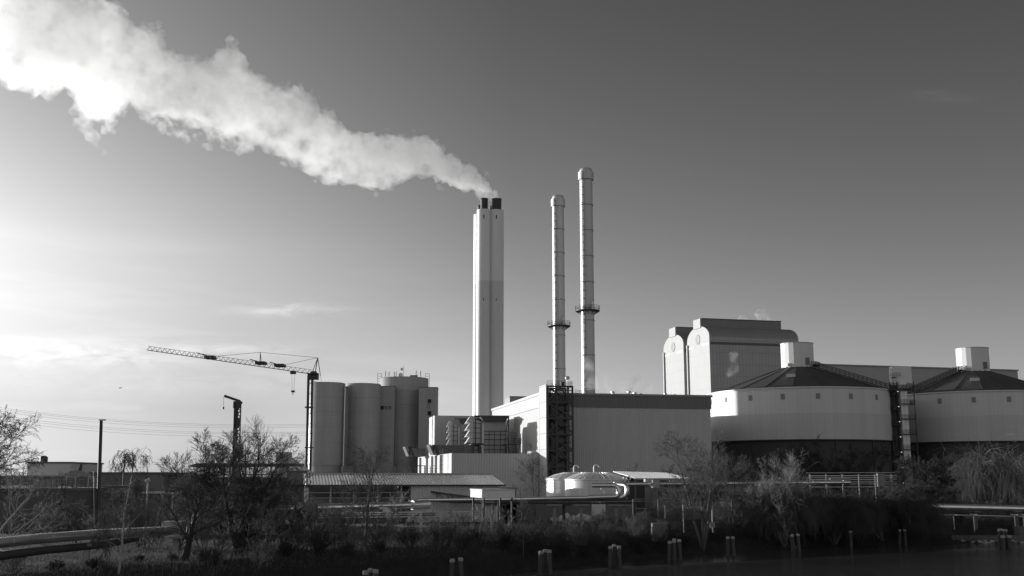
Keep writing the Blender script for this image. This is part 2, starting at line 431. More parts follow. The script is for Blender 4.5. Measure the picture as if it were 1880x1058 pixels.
# wind only reaches the open water: calm under the bank
s3 = N(t, 'ShaderNodeSeparateXYZ'); t.links.new(tcw.outputs['Object'], s3.inputs[0])
calm = M_(t, 'SUBTRACT', M_(t, 'ADD', M_(t, 'MULTIPLY', s3.outputs[0], 0.62), 110), s3.outputs[1])
calm = M_(t, 'DIVIDE', calm, 12.0, clamp=True)
bpw = N(t, 'ShaderNodeBump'); bpw.inputs['Distance'].default_value = 0.8
t.links.new(M_(t, 'ADD', 0.06, M_(t, 'MULTIPLY', calm, 0.9)), bpw.inputs['Strength'])
t.links.new(n1.outputs[0], bpw.inputs['Height']); t.links.new(bpw.outputs[0], b.inputs['Normal'])
w = MB(); w.add([(-6000, -400, 0), (6000, -400, 0), (6000, 1500, 0), (-6000, 1500, 0)], [(0, 1, 2, 3)])
tag(w.build('river_water', wm, smooth=False), kind='structure')
road_m = mat('yard_asphalt', 0.09, 0.9, var=0.3, scale=0.4, fine=0.15)
rd = MB(); rd.box(-30, 4, 150, 163, G - 0.3, G + 0.12)
tag(rd.build('yard_road', road_m, smooth=False), kind='structure')

# ================================================================== POWER HALL
ROT = R(11.5)
def local(o_x, o_y, rz, px, py, D=None): pass
# ---- hall: origin at its near left corner, x along the front, y towards the back, z from the yard
hall = thing('power_hall', 'largest hall, ribbed grey front under a dark top band, sunlit white side wall', 'power hall', (7.0, 250, G), ROT)
HL, HD, HH = 40.6, 62.0, 25.9
m = MB(); m.corr((0, 0), (HL, 0), -1, HH - 3.1, 0.52, 0.11); m.corr((HL, 0), (HL, HD), -1, HH - 3.1, 0.6, 0.1)
m.corr((HL, HD), (0, HD), -1, HH - 3.1, 1.2, 0.1)
m.build('front_wall', hall_clad, hall, smooth=False)
m = MB(); m.corr((0, HD), (0, 0), -1, HH - 3.1, 0.9, 0.03); m.build('side_wall', hall_wing, hall, smooth=False)
m = MB(); m.corr((-.15, -.22), (HL + .15, -.22), HH - 3.1, HH - .35, 0.52, 0.11); m.corr((HL + .2, -.2), (HL + .2, HD), HH - 3.1, HH - .35, 0.6, 0.1)
m.box(0, HL, -.2, 0, HH - 3.12, HH - 3.02)
m.build('upper_band', band_dark, hall, smooth=False)
m = MB(); m.box(-.25, -.02, .1, HD, HH - 3.1, HH - .35); m.build('side_band', band_grey, hall, smooth=False)
m = MB(); m.box(-.5, 0.3, -.1, HD + .2, HH - .35, HH + .25); m.build('side_coping', coping_m, hall, smooth=False)
m = MB(); m.box(-.5, HL + .5, -.5, -.1, HH - .35, HH + .12); m.box(HL + .1, HL + .5, -.1, HD, HH - .35, HH + .12); m.build('gutter', mid_steel, hall, smooth=False)
m = MB(); m.box(.3, HL + .1, -.1, HD, HH - .5, HH); m.build('roof', roof_dark, hall, smooth=False)
for x, y, sx, sy, sz in ((1.2, 44, 4.5, 7, 2.4), (4.5, 30, 5, 6, 1.3)):
    m = MB(); m.box(x, x + sx, y, y + sy, HH - .01, HH + sz); m.box(x - .15, x + sx + .15, y - .15, y + sy + .15, HH + sz, HH + sz + .18); m.build('roof_housing', silo_panel, hall, smooth=False)
for x in (18.3, 21.5, 24.2, 25.6, 29.1, 31, 34.2, 36.1, 38.4):
    m = MB(); y_ = 2 + (x * 7 % 5); k_ = .5 + (x * 13 % 7) / 9; m.lathe([(.2 * k_, 0), (.2 * k_, .5 * k_), (.42 * k_, .55 * k_), (.42 * k_, .75 * k_), (.1, .9 * k_)], 10, (x, y_, HH)); m.box(x + .6, x + .6 + k_, y_, y_ + .8, HH, HH + .35 * k_); m.bar((x + 1.4, y_, HH), (x + 1.4, y_, HH + 1.1 * k_), .05); m.build('roof_vent', galv if x % 3 < 1.6 else mid_steel, hall, smooth=False)
m = MB(); m.rail([(8, 1.0, HH), (9.5, 3.0, HH), (13, 3.0, HH)], 1.0, 1.5, .07); m.build('roof_railing', dark_steel, hall, smooth=False)
m = MB(); m.tube([(-.55, .8, -1), (-.55, .8, HH - .3)], .16, 8); m.build('downpipe', mid_steel, hall)

# deeper rear part of the same hall, hidden behind its front except for the shadow it throws on the tank
m = MB(); m.box(16, HL + 13, HD + .01, HD + 52, -1, HH - .6); m.box(HL + .4, HL + 12.9, HD - 18, HD, -1, HH - .65); m.build('rear_wing', hall_clad, hall, smooth=False)  # forward side block added unseen, to keep stray sun off the tank

# ---- stair tower in front of the hall corner
st = thing('stair_tower', 'tall open steel stair tower with cross bracing between two ribbed grey walls', 'stair tower', (7.55, 242.6, G), ROT)
TW, TD, TH = 6.1, 6.6, 27.0
m = MB()
for k in range(9): m.box(0, .22, .05, TD, -1 + k * 3.5 + .03, min(-1 + (k + 1) * 3.5 - .03, TH + .3))
m.build('side_panel', coping_m, st, smooth=False)
m = MB()
for x, y in ((.45, .15), (2.4, .15), (TW - 1.0, .15), (TW, .15), (.45, TD - .3), (2.4, TD - .3), (TW, TD - .3)): m.bar((x, y, -1), (x, y, TH), .4)
m.build('columns', dark_steel, st, smooth=False)
lev = [TH - .1 - i * 3.55 for i in range(8)]
for z in lev:
    m = MB()
    for y in (.15, TD - .3): m.bar((.3, y, z), (TW, y, z), .38)
    for x in (.5, TW): m.bar((x, 0, z), (x, TD - .3, z), .3)
    m.build('floor_beam', dark_steel, st, smooth=False)
m = MB(); m.bar((.3, .1, TH - 1.0), (TW, .1, TH - 1.0), .2)
m.build('top_beam', dark_steel, st, smooth=False)
for i, z in enumerate(lev[:-1]):
    zb = lev[i + 1]; m = MB()
    if i % 2 == 0:
        m.bar((3.2, .1, z - .2), (.45, .1, zb + .2), .32); m.bar((3.2, .1, z - .2), (TW, .1, zb + .2), .32)
    else:
        m.bar((.45, .1, z - .2), (TW, .1, zb + .2), .32); m.bar((2.4, .1, (z + zb) / 2), (.45, .1, zb + .2), .18)
    m.build('bracing', dark_steel, st, smooth=False)
for i, z in enumerate(lev[:-1]):
    m = MB(); zb = lev[i + 1]; zm = (z + zb) / 2
    m.box(.6, 2.0, .8, TD - .5, zb + .16, zb + .26); m.box(TW - 1.4, TW - .2, .8, TD - .5, zm, zm + .12)
    for (a, bb, y) in (((2.0, zb + .2), (TW - 1.4, zm), 1.6), ((TW - 1.4, zm), (2.0, z + .1), 3.9)):
        m.add([(a[0], y, a[1]), (bb[0], y, bb[1]), (bb[0], y + 1.3, bb[1]), (a[0], y + 1.3, a[1]), (a[0], y, a[1] - .3), (bb[0], y, bb[1] - .3), (bb[0], y + 1.3, bb[1] - .3), (a[0], y + 1.3, a[1] - .3)],
              [(0, 1, 2, 3), (7, 6, 5, 4), (0, 4, 5, 1), (2, 6, 7, 3), (1, 5, 6, 2), (0, 3, 7, 4)])
        for h in (.5, 1.0): m.bar((a[0], y, a[1] + h), (bb[0], y, bb[1] + h), .06)
    m.build('stair_flight', dark_steel, st, smooth=False)
m = MB(); m.box(.25, TW, TD - .1, TD, -1, TH - 4); m.build('rear_screen', band_dark, st, smooth=False)
for i, z in enumerate(lev[2:6]):
    m = MB(); m.box(4.35, 4.85, .35, .6, z - 1.2 + 1.1, z - 1.08 + 1.1); m.build('lamp', lamp_on, st, smooth=False)
m = MB(); m.rail([(.3, .1, TH), (TW, .1, TH), (TW, TD, TH)], 1.1, 1.2, .06, 3); m.box(3.6, 4.3, .3, 1.0, TH, TH + .9); m.build('top_railing', dark_steel, st, smooth=False)
m = MB(); m.lathe([(.1, 0), (.1, 1.4), (.5, 1.5), (.55, 1.9), (.3, 2.2)], 12, (5.2, 1.0, TH + .1)); m.build('roof_ventilator', galv, st)

# ---- annex in front of the sunlit side wall
AR = R(13.5)
an = thing('turbine_annex', 'low ribbed grey annex with a bright white left end, below the intake hoods', 'annex', (-13.45, 245.4, G), AR)
AH = 12.15; AL = 20.6; AD = 49.0
m = MB(); m.corr((0, 0), (AL, 0), -1, AH, 0.6, 0.11); m.build('front_wall', hall_clad, an, smooth=False)
m = MB(); m.box(0, .3, .02, AD, -1, AH + .05); m.build('end_wall', white_clad, an, smooth=False)
for y, w_ in ((12.5, 1.6), (19.5, 1.3), (25, 2.6), (33, 1.8), (44, 2.0)):
    m = MB(); m.box(-.55, -.0, y, y + w_, -1, AH - .1); m.build('pilaster', white_clad, an, smooth=False)
m = MB(); m.box(.3, AL, .12, AD, AH - .3, AH - .02); m.build('roof', roof_dark, an, smooth=False)
m = MB(); m.box(.3, AL, -.02, .12, AH - .02, AH + .08); m.build('eaves_trim', mid_steel, an, smooth=False)
# caged ladder with a platform on the white end
lad = thing('caged_ladder', 'dark caged ladder with small platform on the sunlit white end wall of the annex', 'ladder', (-15.6, 250.5, G), AR)
m = MB()
for x in (-.35, .35): m.bar((-.1, x, 6.4), (-.1, x, 13.4), .07)
for k in range(18): m.bar((-.1, -.35, 6.6 + k * .37), (-.1, .35, 6.6 + k * .37), .04)
m.build('rungs', dark_steel, lad, smooth=False)
m = MB()
for k in range(5):
    z = 8.7 + k * 1.0; pts = [(-.1 - .75 * math.sin(PI * j / 6), -.42 * math.cos(PI * j / 6), z) for j in range(7)]
    for a, b_ in zip(pts[:-1], pts[1:]): m.bar(a, b_, .05)
for j in range(1, 6): m.bar((-.1 - .75 * math.sin(PI * j / 6), -.42 * math.cos(PI * j / 6), 8.7), (-.1 - .75 * math.sin(PI * j / 6), -.42 * math.cos(PI * j / 6), 12.7), .04)
m.build('cage', dark_steel, lad, smooth=False)
m = MB(); m.box(-1.3, 0, -1.2, 1.6, 5.9, 6.05); m.rail([(0, -1.2, 6.05), (-1.3, -1.2, 6.05), (-1.3, 1.6, 6.05), (0, 1.6, 6.05)], 1.1, 1.0, .06); m.bar((-1.2, .9, 5.9), (0, .9, 3.4), .14); m.bar((0, 1.0, 5.9), (0, 1.0, 2.0), .2)
m.build('platform', dark_steel, lad, smooth=False)

# ---- upper block behind the intake hoods
ub = thing('boiler_block', 'plain grey block with a narrow sunlit white left side, rising behind the intake hoods', 'block', (-20.1, 285, G), ROT)
UH = ZZ(763, 285) - G
m = MB(); m.box(.02, 12.5, 0, .3, 4, UH); m.build('front_wall', mat('plain_cladding', 0.36, .5, var=.06, streak=True), ub, smooth=False)
m = MB(); m.box(-.02, .3, .3, 3.8, 4, UH - .02); m.box(-.02, .3, 5.0, 11.2, 4, UH - .02); m.box(.25, .4, 3.8, 5.0, 4, UH - .2); m.build('side_wall', white_clad, ub, smooth=False)
m = MB(); m.box(.3, 12.5, .3, 11.2, UH - .4, UH - .05); m.box(12.5, 12.7, 0, 11.2, 4, UH - .1); m.build('roof', roof_dark, ub, smooth=False)
m = MB(); m.box(-.12, 0, 4.1, 4.7, UH - 2.6, UH - 1.0); m.build('side_vent', dark_ob, ub, smooth=False)

# ---- air intake hoods
def make_hood():
    h = thing('intake_hood', 'larger air intake hood with louvres and framed duct, nearest the sunlit wall', 'intake hood', (0, 0, 0), 0, 'air intake hoods on the annex roof')
    # local: x 0..9.7 left to right, z 0 = annex roof; inlet box in front, duct and its cover behind
    m = MB(); y0, y1 = 0.0, 9.5
    A = [(0, y0, 2.8), (0, y1, 2.8), (0, y1, 9.25), (0, y0, 9.25)]; B = [(2.7, y0 + .9, 2.9), (2.7, y1 - .9, 2.9), (2.7, y1 - .9, 7.9), (2.7, y0 + .9, 7.9)]
    m.add(A + B, [(0, 1, 5, 4), (1, 2, 6, 5), (2, 3, 7, 6), (3, 0, 4, 7), (0, 3, 2, 1), (4, 5, 6, 7)])
    m.build('inlet_box', mat_hood, h, smooth=False)
    m = MB()
    for z in (4.0, 5.3, 6.5, 7.7): m.bar((.05, -.05 , z), (2.7, .82, z if z < 7 else z - .2), .13)
    m.bar((1.3, .32, 2.8), (1.3, .32, 8.6), .16); m.bar((2.65, .8, 2.8), (2.65, .8, 7.9), .16)
    m.build('inlet_ribs', dark_steel, h, smooth=False)
    for k in range(4):
        z = 2.9 + k * 1.62
        m = MB(); m.prism([(-.02, z + 1.55), (-.95, z + .1), (-.95, z), (-.02, z + .1)], y0, y1); m.build('louvre', white_clad, h, smooth=False)
    m = MB(); m.box(-.02, .55, -.03, 0.0, 2.8, 9.2); m.build('edge_plate', white_clad, h, smooth=False)
    m = MB(); m.box(2.75, 3.25, 0.95, 8.6, 2.2, 7.7); m.tube([(3.0, .9, 0), (3.0, .9, 7.3)], .3, 10); m.build('lit_edge', white_clad, h, smooth=False)  # white cladding stands in for the sunlit left face of the duct body
    q = 12.5; m = MB(); T_ = 10.05
    m.add([(2.4, q - .1, T_), (9.75, q - .1, T_), (9.75, q + 6, T_), (2.4, q + 6, T_), (3.4, q + 1.2, T_ - 1.3), (9.0, q + 1.2, T_ - 1.3), (9.0, q + 5.6, T_ - 1.3), (3.4, q + 5.6, T_ - 1.3)], [(0, 3, 7, 4), (0, 4, 5, 1), (1, 5, 6, 2), (2, 6, 7, 3), (4, 7, 6, 5)])
    m.box(1.0, 9.85, q - .15, q + 6.05, T_, T_ + .14); m.xf(Matrix.Translation((.75, 0, 0))).build('roof_cover', mat_hood_d, h, smooth=False)
    m = MB(); m.box(3.4, 9.1, q + 1.5, q + 6.0, 0, 6.3); m.box(3.4, 9.1, q + 2.4, q + 6.0, 6.3, 8.8); m.xf(Matrix.Translation((.75, 0, 0))).build('duct', mat_hood, h, smooth=False)
    m = MB(); f = q + 1.42
    for z in (2.8, 4.2, 5.4, 6.3): m.bar((3.4, f, z), (9.2, f, z), .16)
    for x in (4.8, 6.2, 7.7, 9.1): m.bar((x, f, 0), (x, f, 6.3), .13)
    m.bar((9.65, q, 0), (9.65, q, T_), .24); m.bar((9.1, f, 6.3), (9.6, q, T_ - .2), .14)
    for z in (4.4, 6.3, 7.8): m.bar((9.1, f, z), (9.7, q, z), .12)
    m.bar((3.3, q, T_ - .1), (9.7, q, T_ - .1), .2)
    m.xf(Matrix.Translation((.75, 0, 0))).build('duct_frame', dark_steel, h, smooth=False)
    for x, y in ((.7, .6), (2.4, .7), (.7, 8.8), (9.8, q + .2)):
        m = MB(); m.bar((x, y, 0), (x, y, 2.85), .3); m.build('leg', dark_steel, h, smooth=False)
    m = MB(); m.box(.2, 3.4, 0.3, 9.2, 2.5, 2.8); m.bar((4.1, q + .8, 1.7), (9.9, q + .8, 1.7), .14); m.build('base_frame', dark_steel, h, smooth=False)
    return h
mat_hood = mat('hood_sheet', 0.30, 0.5, metal=.2, var=.3, streak=True, scale=1.0)
mat_hood_d = mat('hood_cover_sheet', 0.12, 0.6, var=.3, scale=1.0)
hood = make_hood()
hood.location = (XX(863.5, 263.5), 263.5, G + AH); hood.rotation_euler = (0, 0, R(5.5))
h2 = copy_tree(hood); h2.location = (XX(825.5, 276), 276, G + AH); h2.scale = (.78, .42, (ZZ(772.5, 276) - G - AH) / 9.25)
h2['label'] = 'smaller air intake hood half hidden behind the larger one'
m = MB()
hp = thing('service_platform', 'small railed steel platform right of the larger intake hood, against the sunlit wall', 'platform', (XX(938, 262), 262, G + AH), ROT, None)
m.box(-1.5, 2.5, 0, 3.2, 2.5, 2.65); m.bar((-1.4, 0, 2.5), (.5, 0, 0), .14); m.bar((2.3, 0, 2.5), (1.3, 0, .2), .14); m.bar((1.3, .1, 0), (1.3, .1, 2.5), .16); m.bar((-1.4, .1, 0), (-1.4, .1, 2.5), .16)
m.build('deck', dark_steel, hp, smooth=False)
m = MB(); m.rail([(-1.5, 0, 2.65), (2.5, 0, 2.65), (2.5, 3.2, 2.65)], 1.3, .8, .07); m.rail([(-1.2, .5, 3.9), (1.6, .5, 3.9)], 1.3, 1.2, .07, 1); m.build('railing', dark_steel, hp, smooth=False)
# weathered duct line on the annex roof with slanted open blades
dl = thing('roof_duct', 'dark weathered duct lying along the annex roof with two slanted open mouths', 'duct', (XX(800, 262), 262, G + AH), AR)
m = MB(); m.box(-.4, 9.5, 0, 4.0, .1, 2.35); m.lathe([(1.15, 0), (1.15, .05)], 8, (3, 0, -.0)); m.build('casing', rusty, dl, smooth=False)
m = MB(); m.box(-3.6, .2, 17, 21, .1, 2.0); m.build('rear_casing', rusty, dl, smooth=False)
for (x, y) in ((-1.2, 0.), (-4.6, 17.)):
    for k in range(2):
        m = MB(); a = x - .4 + k * 1.15; m.prism([(a, 2.4), (a + .32, 2.5), (a + 1.35, .15), (a + 1.0, .05)], y - .3, y + 4.2); m.build('blade', dark_steel if k else rusty, dl, smooth=False)
for x in (1, 4, 5.6, 7.2):
    m = MB(); m.box(x, x + .12, -.12, 0, .1, 2.4); m.build('stiffener', mid_steel, dl, smooth=False)

# ================================================================== CHIMNEYS
cc = thing('chimney_cluster', 'tallest pale concrete chimney of four joined shafts, giving off the white steam', 'chimney', (XX(898, 330, 700), 330, G))
H4 = ZZ(388, 330) - G; Z2 = ZZ(518, 330) - G
for (px, D, dh) in ((888.5, 329, 0), (911.5, 329.5, 0), (882.5, 334, -.3), (905, 334.5, -.3)):
    x = XX(px, D, 450); r_ = 2.25; lx, ly = x - cc.location.x, D - cc.location.y; lx *= 1
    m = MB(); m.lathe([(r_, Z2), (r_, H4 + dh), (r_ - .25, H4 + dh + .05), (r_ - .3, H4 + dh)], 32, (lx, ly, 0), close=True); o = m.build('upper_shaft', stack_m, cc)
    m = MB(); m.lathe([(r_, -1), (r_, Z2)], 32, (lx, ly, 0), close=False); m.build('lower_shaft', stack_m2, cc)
    m = MB(); fr = 1.5 if px > 905 else 1.15
    m.lathe([(fr, H4 - .2), (fr, H4 + 3.5 + (0 if D < 331 else -1.0)), (fr + .1, H4 + 3.5 + (0 if D < 331 else -1.0)), (fr + .1, H4 + 3.75 + (0 if D < 331 else -1.0)), (fr - .2, H4 + 3.75 + (0 if D < 331 else -1.0)), (fr - .25, H4)], 24, (lx, ly, 0)); m.build('flue', flue_m, cc)
    if D < 331:
        for z, hh, ww in ((H4 - 3.1, 1.2, .32), (Z2 - 6.3, .7, .25)):
            m = MB(); m.box(lx - ww / 2, lx + ww / 2, ly - r_ - .06, ly - r_ + .2, z, z + hh); m.build('slot', dark_ob, cc, smooth=False)

def steel_stack_f(label, px, D, half, y_cap, y_plat, grp='steel stacks behind the hall'):
    X = XX(px, D, 640); s = thing('steel_stack', label, 'stack', (X, D, G), 0, grp)
    H = ZZ(y_cap, D) - G; r_ = half / FPX * D; zp = ZZ(y_plat, D) - G
    m = MB(); m.lathe([(r_ * 1.04, 8), (r_ * .98, H - 1.5)], 36, close=False); m.build('shaft', steel_stack, s)
    nr = 9; zz = [H - 3.3 - (H - zp - 4) * k / 5.0 for k in range(1, 6)] + [zp - 2.6, zp - 12, zp - 20]
    for z in zz:
        m = MB(); m.lathe([(r_, z), (r_ + .13, z), (r_ + .13, z + .18), (r_, z + .18)], 36, close=False); m.build('joint_ring', mid_steel, s)
    m = MB(); m.lathe([(r_ * .98, H - 3.3), (r_ * 1.2, H - 3.2), (r_ * 1.2, H - 1.1), (r_ * .98, H - .9), (r_ * .98, H - .35), (r_ * .85, H), (r_ * .78, H), (r_ * .75, H - 1)], 36, close=True); m.build('cap', steel_stack, s)
    th = R(-118); lx, ly = math.cos(th), math.sin(th); q = Vector((-ly, lx, 0)); m = MB()
    for sg in (-.22, .22):
        m.bar(Vector((lx, ly, 0)) * (r_ + .35) + q * sg + Vector((0, 0, 18)), Vector((lx, ly, 0)) * (r_ + .35) + q * sg + Vector((0, 0, H - 1)), .07)
    for k in range(int((H - 20) / .6)):
        z = 18.5 + k * .6; m.bar(Vector((lx, ly, 0)) * (r_ + .35) - q * .22 + Vector((0, 0, z)), Vector((lx, ly, 0)) * (r_ + .35) + q * .22 + Vector((0, 0, z)), .05)
    for k in range(int((H - 20) / 2.2)):
        z = 19 + k * 2.2
        m.bar(Vector((lx, ly, 0)) * r_ + Vector((0, 0, z)), Vector((lx, ly, 0)) * (r_ + .8) + Vector((0, 0, z)), .1)
        m.bar(Vector((lx, ly, 0)) * (r_ + .8) - q * .35 + Vector((0, 0, z)), Vector((lx, ly, 0)) * (r_ + .8) + q * .35 + Vector((0, 0, z)), .08)
    m.build('ladder', dark_steel, s, smooth=False)
    m = MB(); m.lathe([(r_, zp), (r_ + 1.5, zp), (r_ + 1.5, zp + .25), (r_, zp + .25)], 24, close=False)
    for k in range(12):
        a = 2 * PI * k / 12; m.bar((math.cos(a) * r_, math.sin(a) * r_, zp - .9), (math.cos(a) * (r_ + 1.4), math.sin(a) * (r_ + 1.4), zp), .12)
    m.build('platform', dark_steel, s, smooth=False)
    m = MB(); pts = [(math.cos(2 * PI * k / 24) * (r_ + 1.45), math.sin(2 * PI * k / 24) * (r_ + 1.45), zp + .25) for k in range(25)]
    m.rail(pts, 1.2, 1.0, .06); m.build('railing', dark_steel, s, smooth=False)
    m = MB(); m.box(r_ * .55, r_ * .55 + .6, -r_ - .9, -r_ - .2, zp + .25, zp + 1.8); m.lathe([(.12, 1.8), (.12, 2.5), (.3, 2.7), (.1, 2.9)], 10, (r_ * .55 + .3, -r_ - .5, zp)); m.build('instrument_box', galv, s, smooth=False)
    return s
steel_stack_f('shorter steel stack with ladder and round railed platform, just right of the concrete chimney', 1026.5, 302, 11.3, 360, 600)
steel_stack_f('taller steel stack with ladder and round railed platform, further from the concrete chimney', 1079.5, 290, 12.4, 310.5, 572)

# ================================================================== ARCHED BOILER HOUSES
def arched_house(label, ox, oy):
    h = thing('arched_boiler_house', label, 'boiler house', (ox, oy, G), R(13.8), 'arched boiler houses')
    W, L = 19.8, 34.5; HS = ZZ(618, 380) - G; RA = W / 2; HT = HS + 4.7
    arc = [(RA - RA * math.cos(PI * k / 24), HS + (HT - HS) * math.sin(PI * k / 24)) for k in range(25)]
    m = MB(); pts = [(0, -1), (W, -1)] + arc[::-1]
    # gable faces left: sweep along x
    m.prism(pts, 0, .5, axis='x'); m.build('gable_wall', panel_white, h, smooth=False)
    m = MB(); m.prism(pts, L - .5, L, axis='x'); m.build('far_gable', panel_side, h, smooth=False)
    m = MB(); m.box(.5, L - .5, .02, .4, -1, HS); m.box(.5, L - .5, W - .4, W - .02, -1, HS); m.build('long_wall', panel_side, h, smooth=False)
    m = MB(); n = len(arc); vs = [(.5, y, z) for y, z in arc] + [(L - .5, y, z) for y, z in arc]
    m.add(vs, [(i, i + n, i + n + 1, i + 1) for i in range(n - 1)]); o = m.build('vault_roof', vault_m, h, ang=60)
    m = MB(); m.box(.5, L - .5, -.06, 0.02, HS - 2.7, HS - 1.8); m.build('side_stripe', roof_dark, h, smooth=False)
    for y0, y1 in ((.3, 6.5), (13.3, 19.5)):
        m = MB(); m.box(-.05, 0, y0, y1, HS - 2.9, HS - 1.9); m.build('gable_stripe', mat_stripe, h, smooth=False)
    m = MB(); m.lathe([(1.8, 0), (1.8, .14), (1.6, .16), (.01, .17)], 28, close=False); m.xf(Matrix.Translation((-.02, RA, HS + .1)) @ Matrix.Rotation(R(-90), 4, 'Y')); m.build('round_window', mat_round, h)
    mz0, mz1 = HT - .7, HT + 2.7
    m = MB(); m.box(-.3, .2, RA - 3.1, RA + 3.1, mz0, mz1); m.build('monitor_end', panel_white, h, smooth=False)
    m = MB(); m.box(.2, L - 3.0, RA - 3.0, RA + 3.0, mz0, mz1 - .1); m.box(.2, L - 2.9, RA - 3.25, RA - 3.0, mz0 + .1, mz0 + .5); m.build('roof_monitor', band_dark, h, smooth=False)
    m = MB(); m.box(.2, L - 2.9, RA - 3.3, RA + 3.3, mz1 - .1, mz1 + .12); m.build('monitor_roof', roof_dark, h, smooth=False)
    for x, z in ((9, 17.8 + 8), (20, 18 + 8), (19, 33), (29, 32.5)):
        m = MB(); m.box(x, x + 1.4, -.04, .02, z, z + 1.7); m.build('wall_grille', mat_grille, h, smooth=False)
    m = MB(); m.box(-.6, -.15, W - 1.2, W - .6, -1, HS - 1); m.build('corner_duct', coping_m, h, smooth=False)
    return h
mat_stripe = mat('stripe_paint', .42, .5, var=.1); mat_round = mat('round_window_louvre', .22, .4, var=.1); mat_grille = mat('wall_grille_metal', .14, .6, var=.1)
arched_house('nearer arched boiler house, long dark side wall beside its sunlit round-topped end', 69.3, 380)
arched_house('farther arched boiler house, narrow sunlit round-topped end left of the nearer one', 63.7, 402.5)

# building far right behind the tanks
fb = thing('storage_hall', 'long plain grey hall behind the two round tanks', 'hall', (XX(1492, 398), 398, G), R(15))
m = MB(); FH = ZZ(672, 402) - G; m.box(0, 90, 0, 40, -1, FH); m.build('walls', mat('storage_cladding', .30, .5, var=.08, streak=True, grid=('planar', 2.4, 60), line=.12), fb, smooth=False)
m = MB(); m.box(-.3, 90.3, -.35, 40.3, FH, FH + .5); m.build('roof_edge', mid_steel, fb, smooth=False)
for x in (46, 57):
    m = MB(); m.box(x, x + 4.6, -.06, 0, FH - 9, FH - 6); m.box(x + 4.9, x + 9.2, -.06, 0, FH - 9, FH - 6); m.build('window_strip', siding, fb, smooth=False)

# ================================================================== BIG ROUND TANKS
def big_tank(label, cx, cy):
    tnk = thing('round_storage_tank', label, 'storage tank', (cx, cy, G), 0, 'big round storage tanks')
    RT = 26.4; zr = 30.7; zm = 24.0; zl = 17.0
    m = MB(); m.lathe([(RT, zm), (RT, zr), (RT + .25, zr), (RT + .25, zr + .35), (RT - .3, zr + .35)], 96, close=False); m.build('upper_wall', tank_hi, tnk, ang=30)
    m = MB(); m.lathe([(RT + .04, zl), (RT + .04, zm), (RT, zm + .001)], 96, close=False); m.build('lower_wall', tank_lo, tnk, ang=30)
    m = MB(); m.lathe([(RT - .5, -1.5), (RT - .5, zl - .3), (RT + .25, zl - .25), (RT + .25, zl)], 96, close=False); m.build('brick_base', tank_brick, tnk, ang=30)
    for k in range(14):
        a = 2 * PI * k / 14 + .1; m = MB(); m.box(-.18, .18, RT - .55, RT - .22, -1.5, zl - .3); m.xf(Matrix.Rotation(a, 4, 'Z')); m.build('base_rib', dark_steel, tnk, smooth=False)
    zc = ZZ(676, 319) - G
    m = MB(); n = 20; vs = []
    for k in range(n):
        a = 2 * PI * k / n; vs += [((RT - .3) * math.cos(a), (RT - .3) * math.sin(a), zr + .1), (4.5 * math.cos(a), 4.5 * math.sin(a), zc)]
    m.add(vs, [(2 * k, (2 * k + 2) % (2 * n), (2 * k + 3) % (2 * n), 2 * k + 1) for k in range(n)]); m.build('cone_roof', cone_m, tnk, smooth=False)
    for k in range(n):
        a = 2 * PI * k / n; m = MB(); m.bar(((RT - .3) * math.cos(a), (RT - .3) * math.sin(a), zr + .15), (4.5 * math.cos(a), 4.5 * math.sin(a), zc + .05), .22, .12); m.build('roof_seam', cone_m2, tnk, smooth=False)
    m = MB(); n = 20; ztop = ZZ(630, 316) - G; m.lathe([(4.7, zc - .8), (4.7, ztop)], n, a0=R(9), a1=R(369)); m.build('lantern', mat_lantern, tnk, smooth=False)
    m = MB(); m.lathe([(4.85, ztop), (4.85, ztop + .15), (.1, ztop + .5)], n, a0=R(9), a1=R(369)); m.build('lantern_cap', coping_m, tnk, smooth=False)
    m = MB(); m.box(1.2, 2.3, -4.75, -4.4, zc + .6, zc + 2.6); m.build('lantern_door', mat_grille, tnk, smooth=False)
    m = MB(); m.box(-3.9, -2.9, -3.9, -3.0, zc + .2, zc + 1.0); m.build('lantern_vent', white_clad, tnk, smooth=False)
    for k in range(18):
        a = R(-90) + (k - 8) * R(20) - R(4); m = MB(); m.box(RT - .1, RT + .08, -.55, .55, zr - 3.0, zr - 1.5); m.xf(Matrix.Rotation(a, 4, 'Z')); m.build('wall_vent', mat_vent, tnk, smooth=False)
    m = MB(); a = R(-112); rr = 15; zz = zr + (zc - zr) * (RT - rr) / (RT - 4.5); m.box(rr - .8, rr + .8, -1.2, 1.2, zz - .2, zz + .7); m.xf(Matrix.Rotation(a, 4, 'Z')); m.build('roof_hatch', white_clad, tnk, smooth=False)
    return tnk, zr, zc, RT
mat_vent = mat('tank_vent_metal', .20, .6, var=.1)
mat_lantern = mat('lantern_cladding', .55, .5, var=.06, streak=True)
T1 = (XX(1463.5, 319, 650), 319.0); T2 = (XX(1785, 331, 650), 331.0)
big_tank('big round tank beside the hall, sunlit at its left edge, under a cone roof', *T1)
big_tank('big round tank with a dark cone roof, cut off by the right edge', *T2)
zr = 30.7; zc = ZZ(676, 319) - G
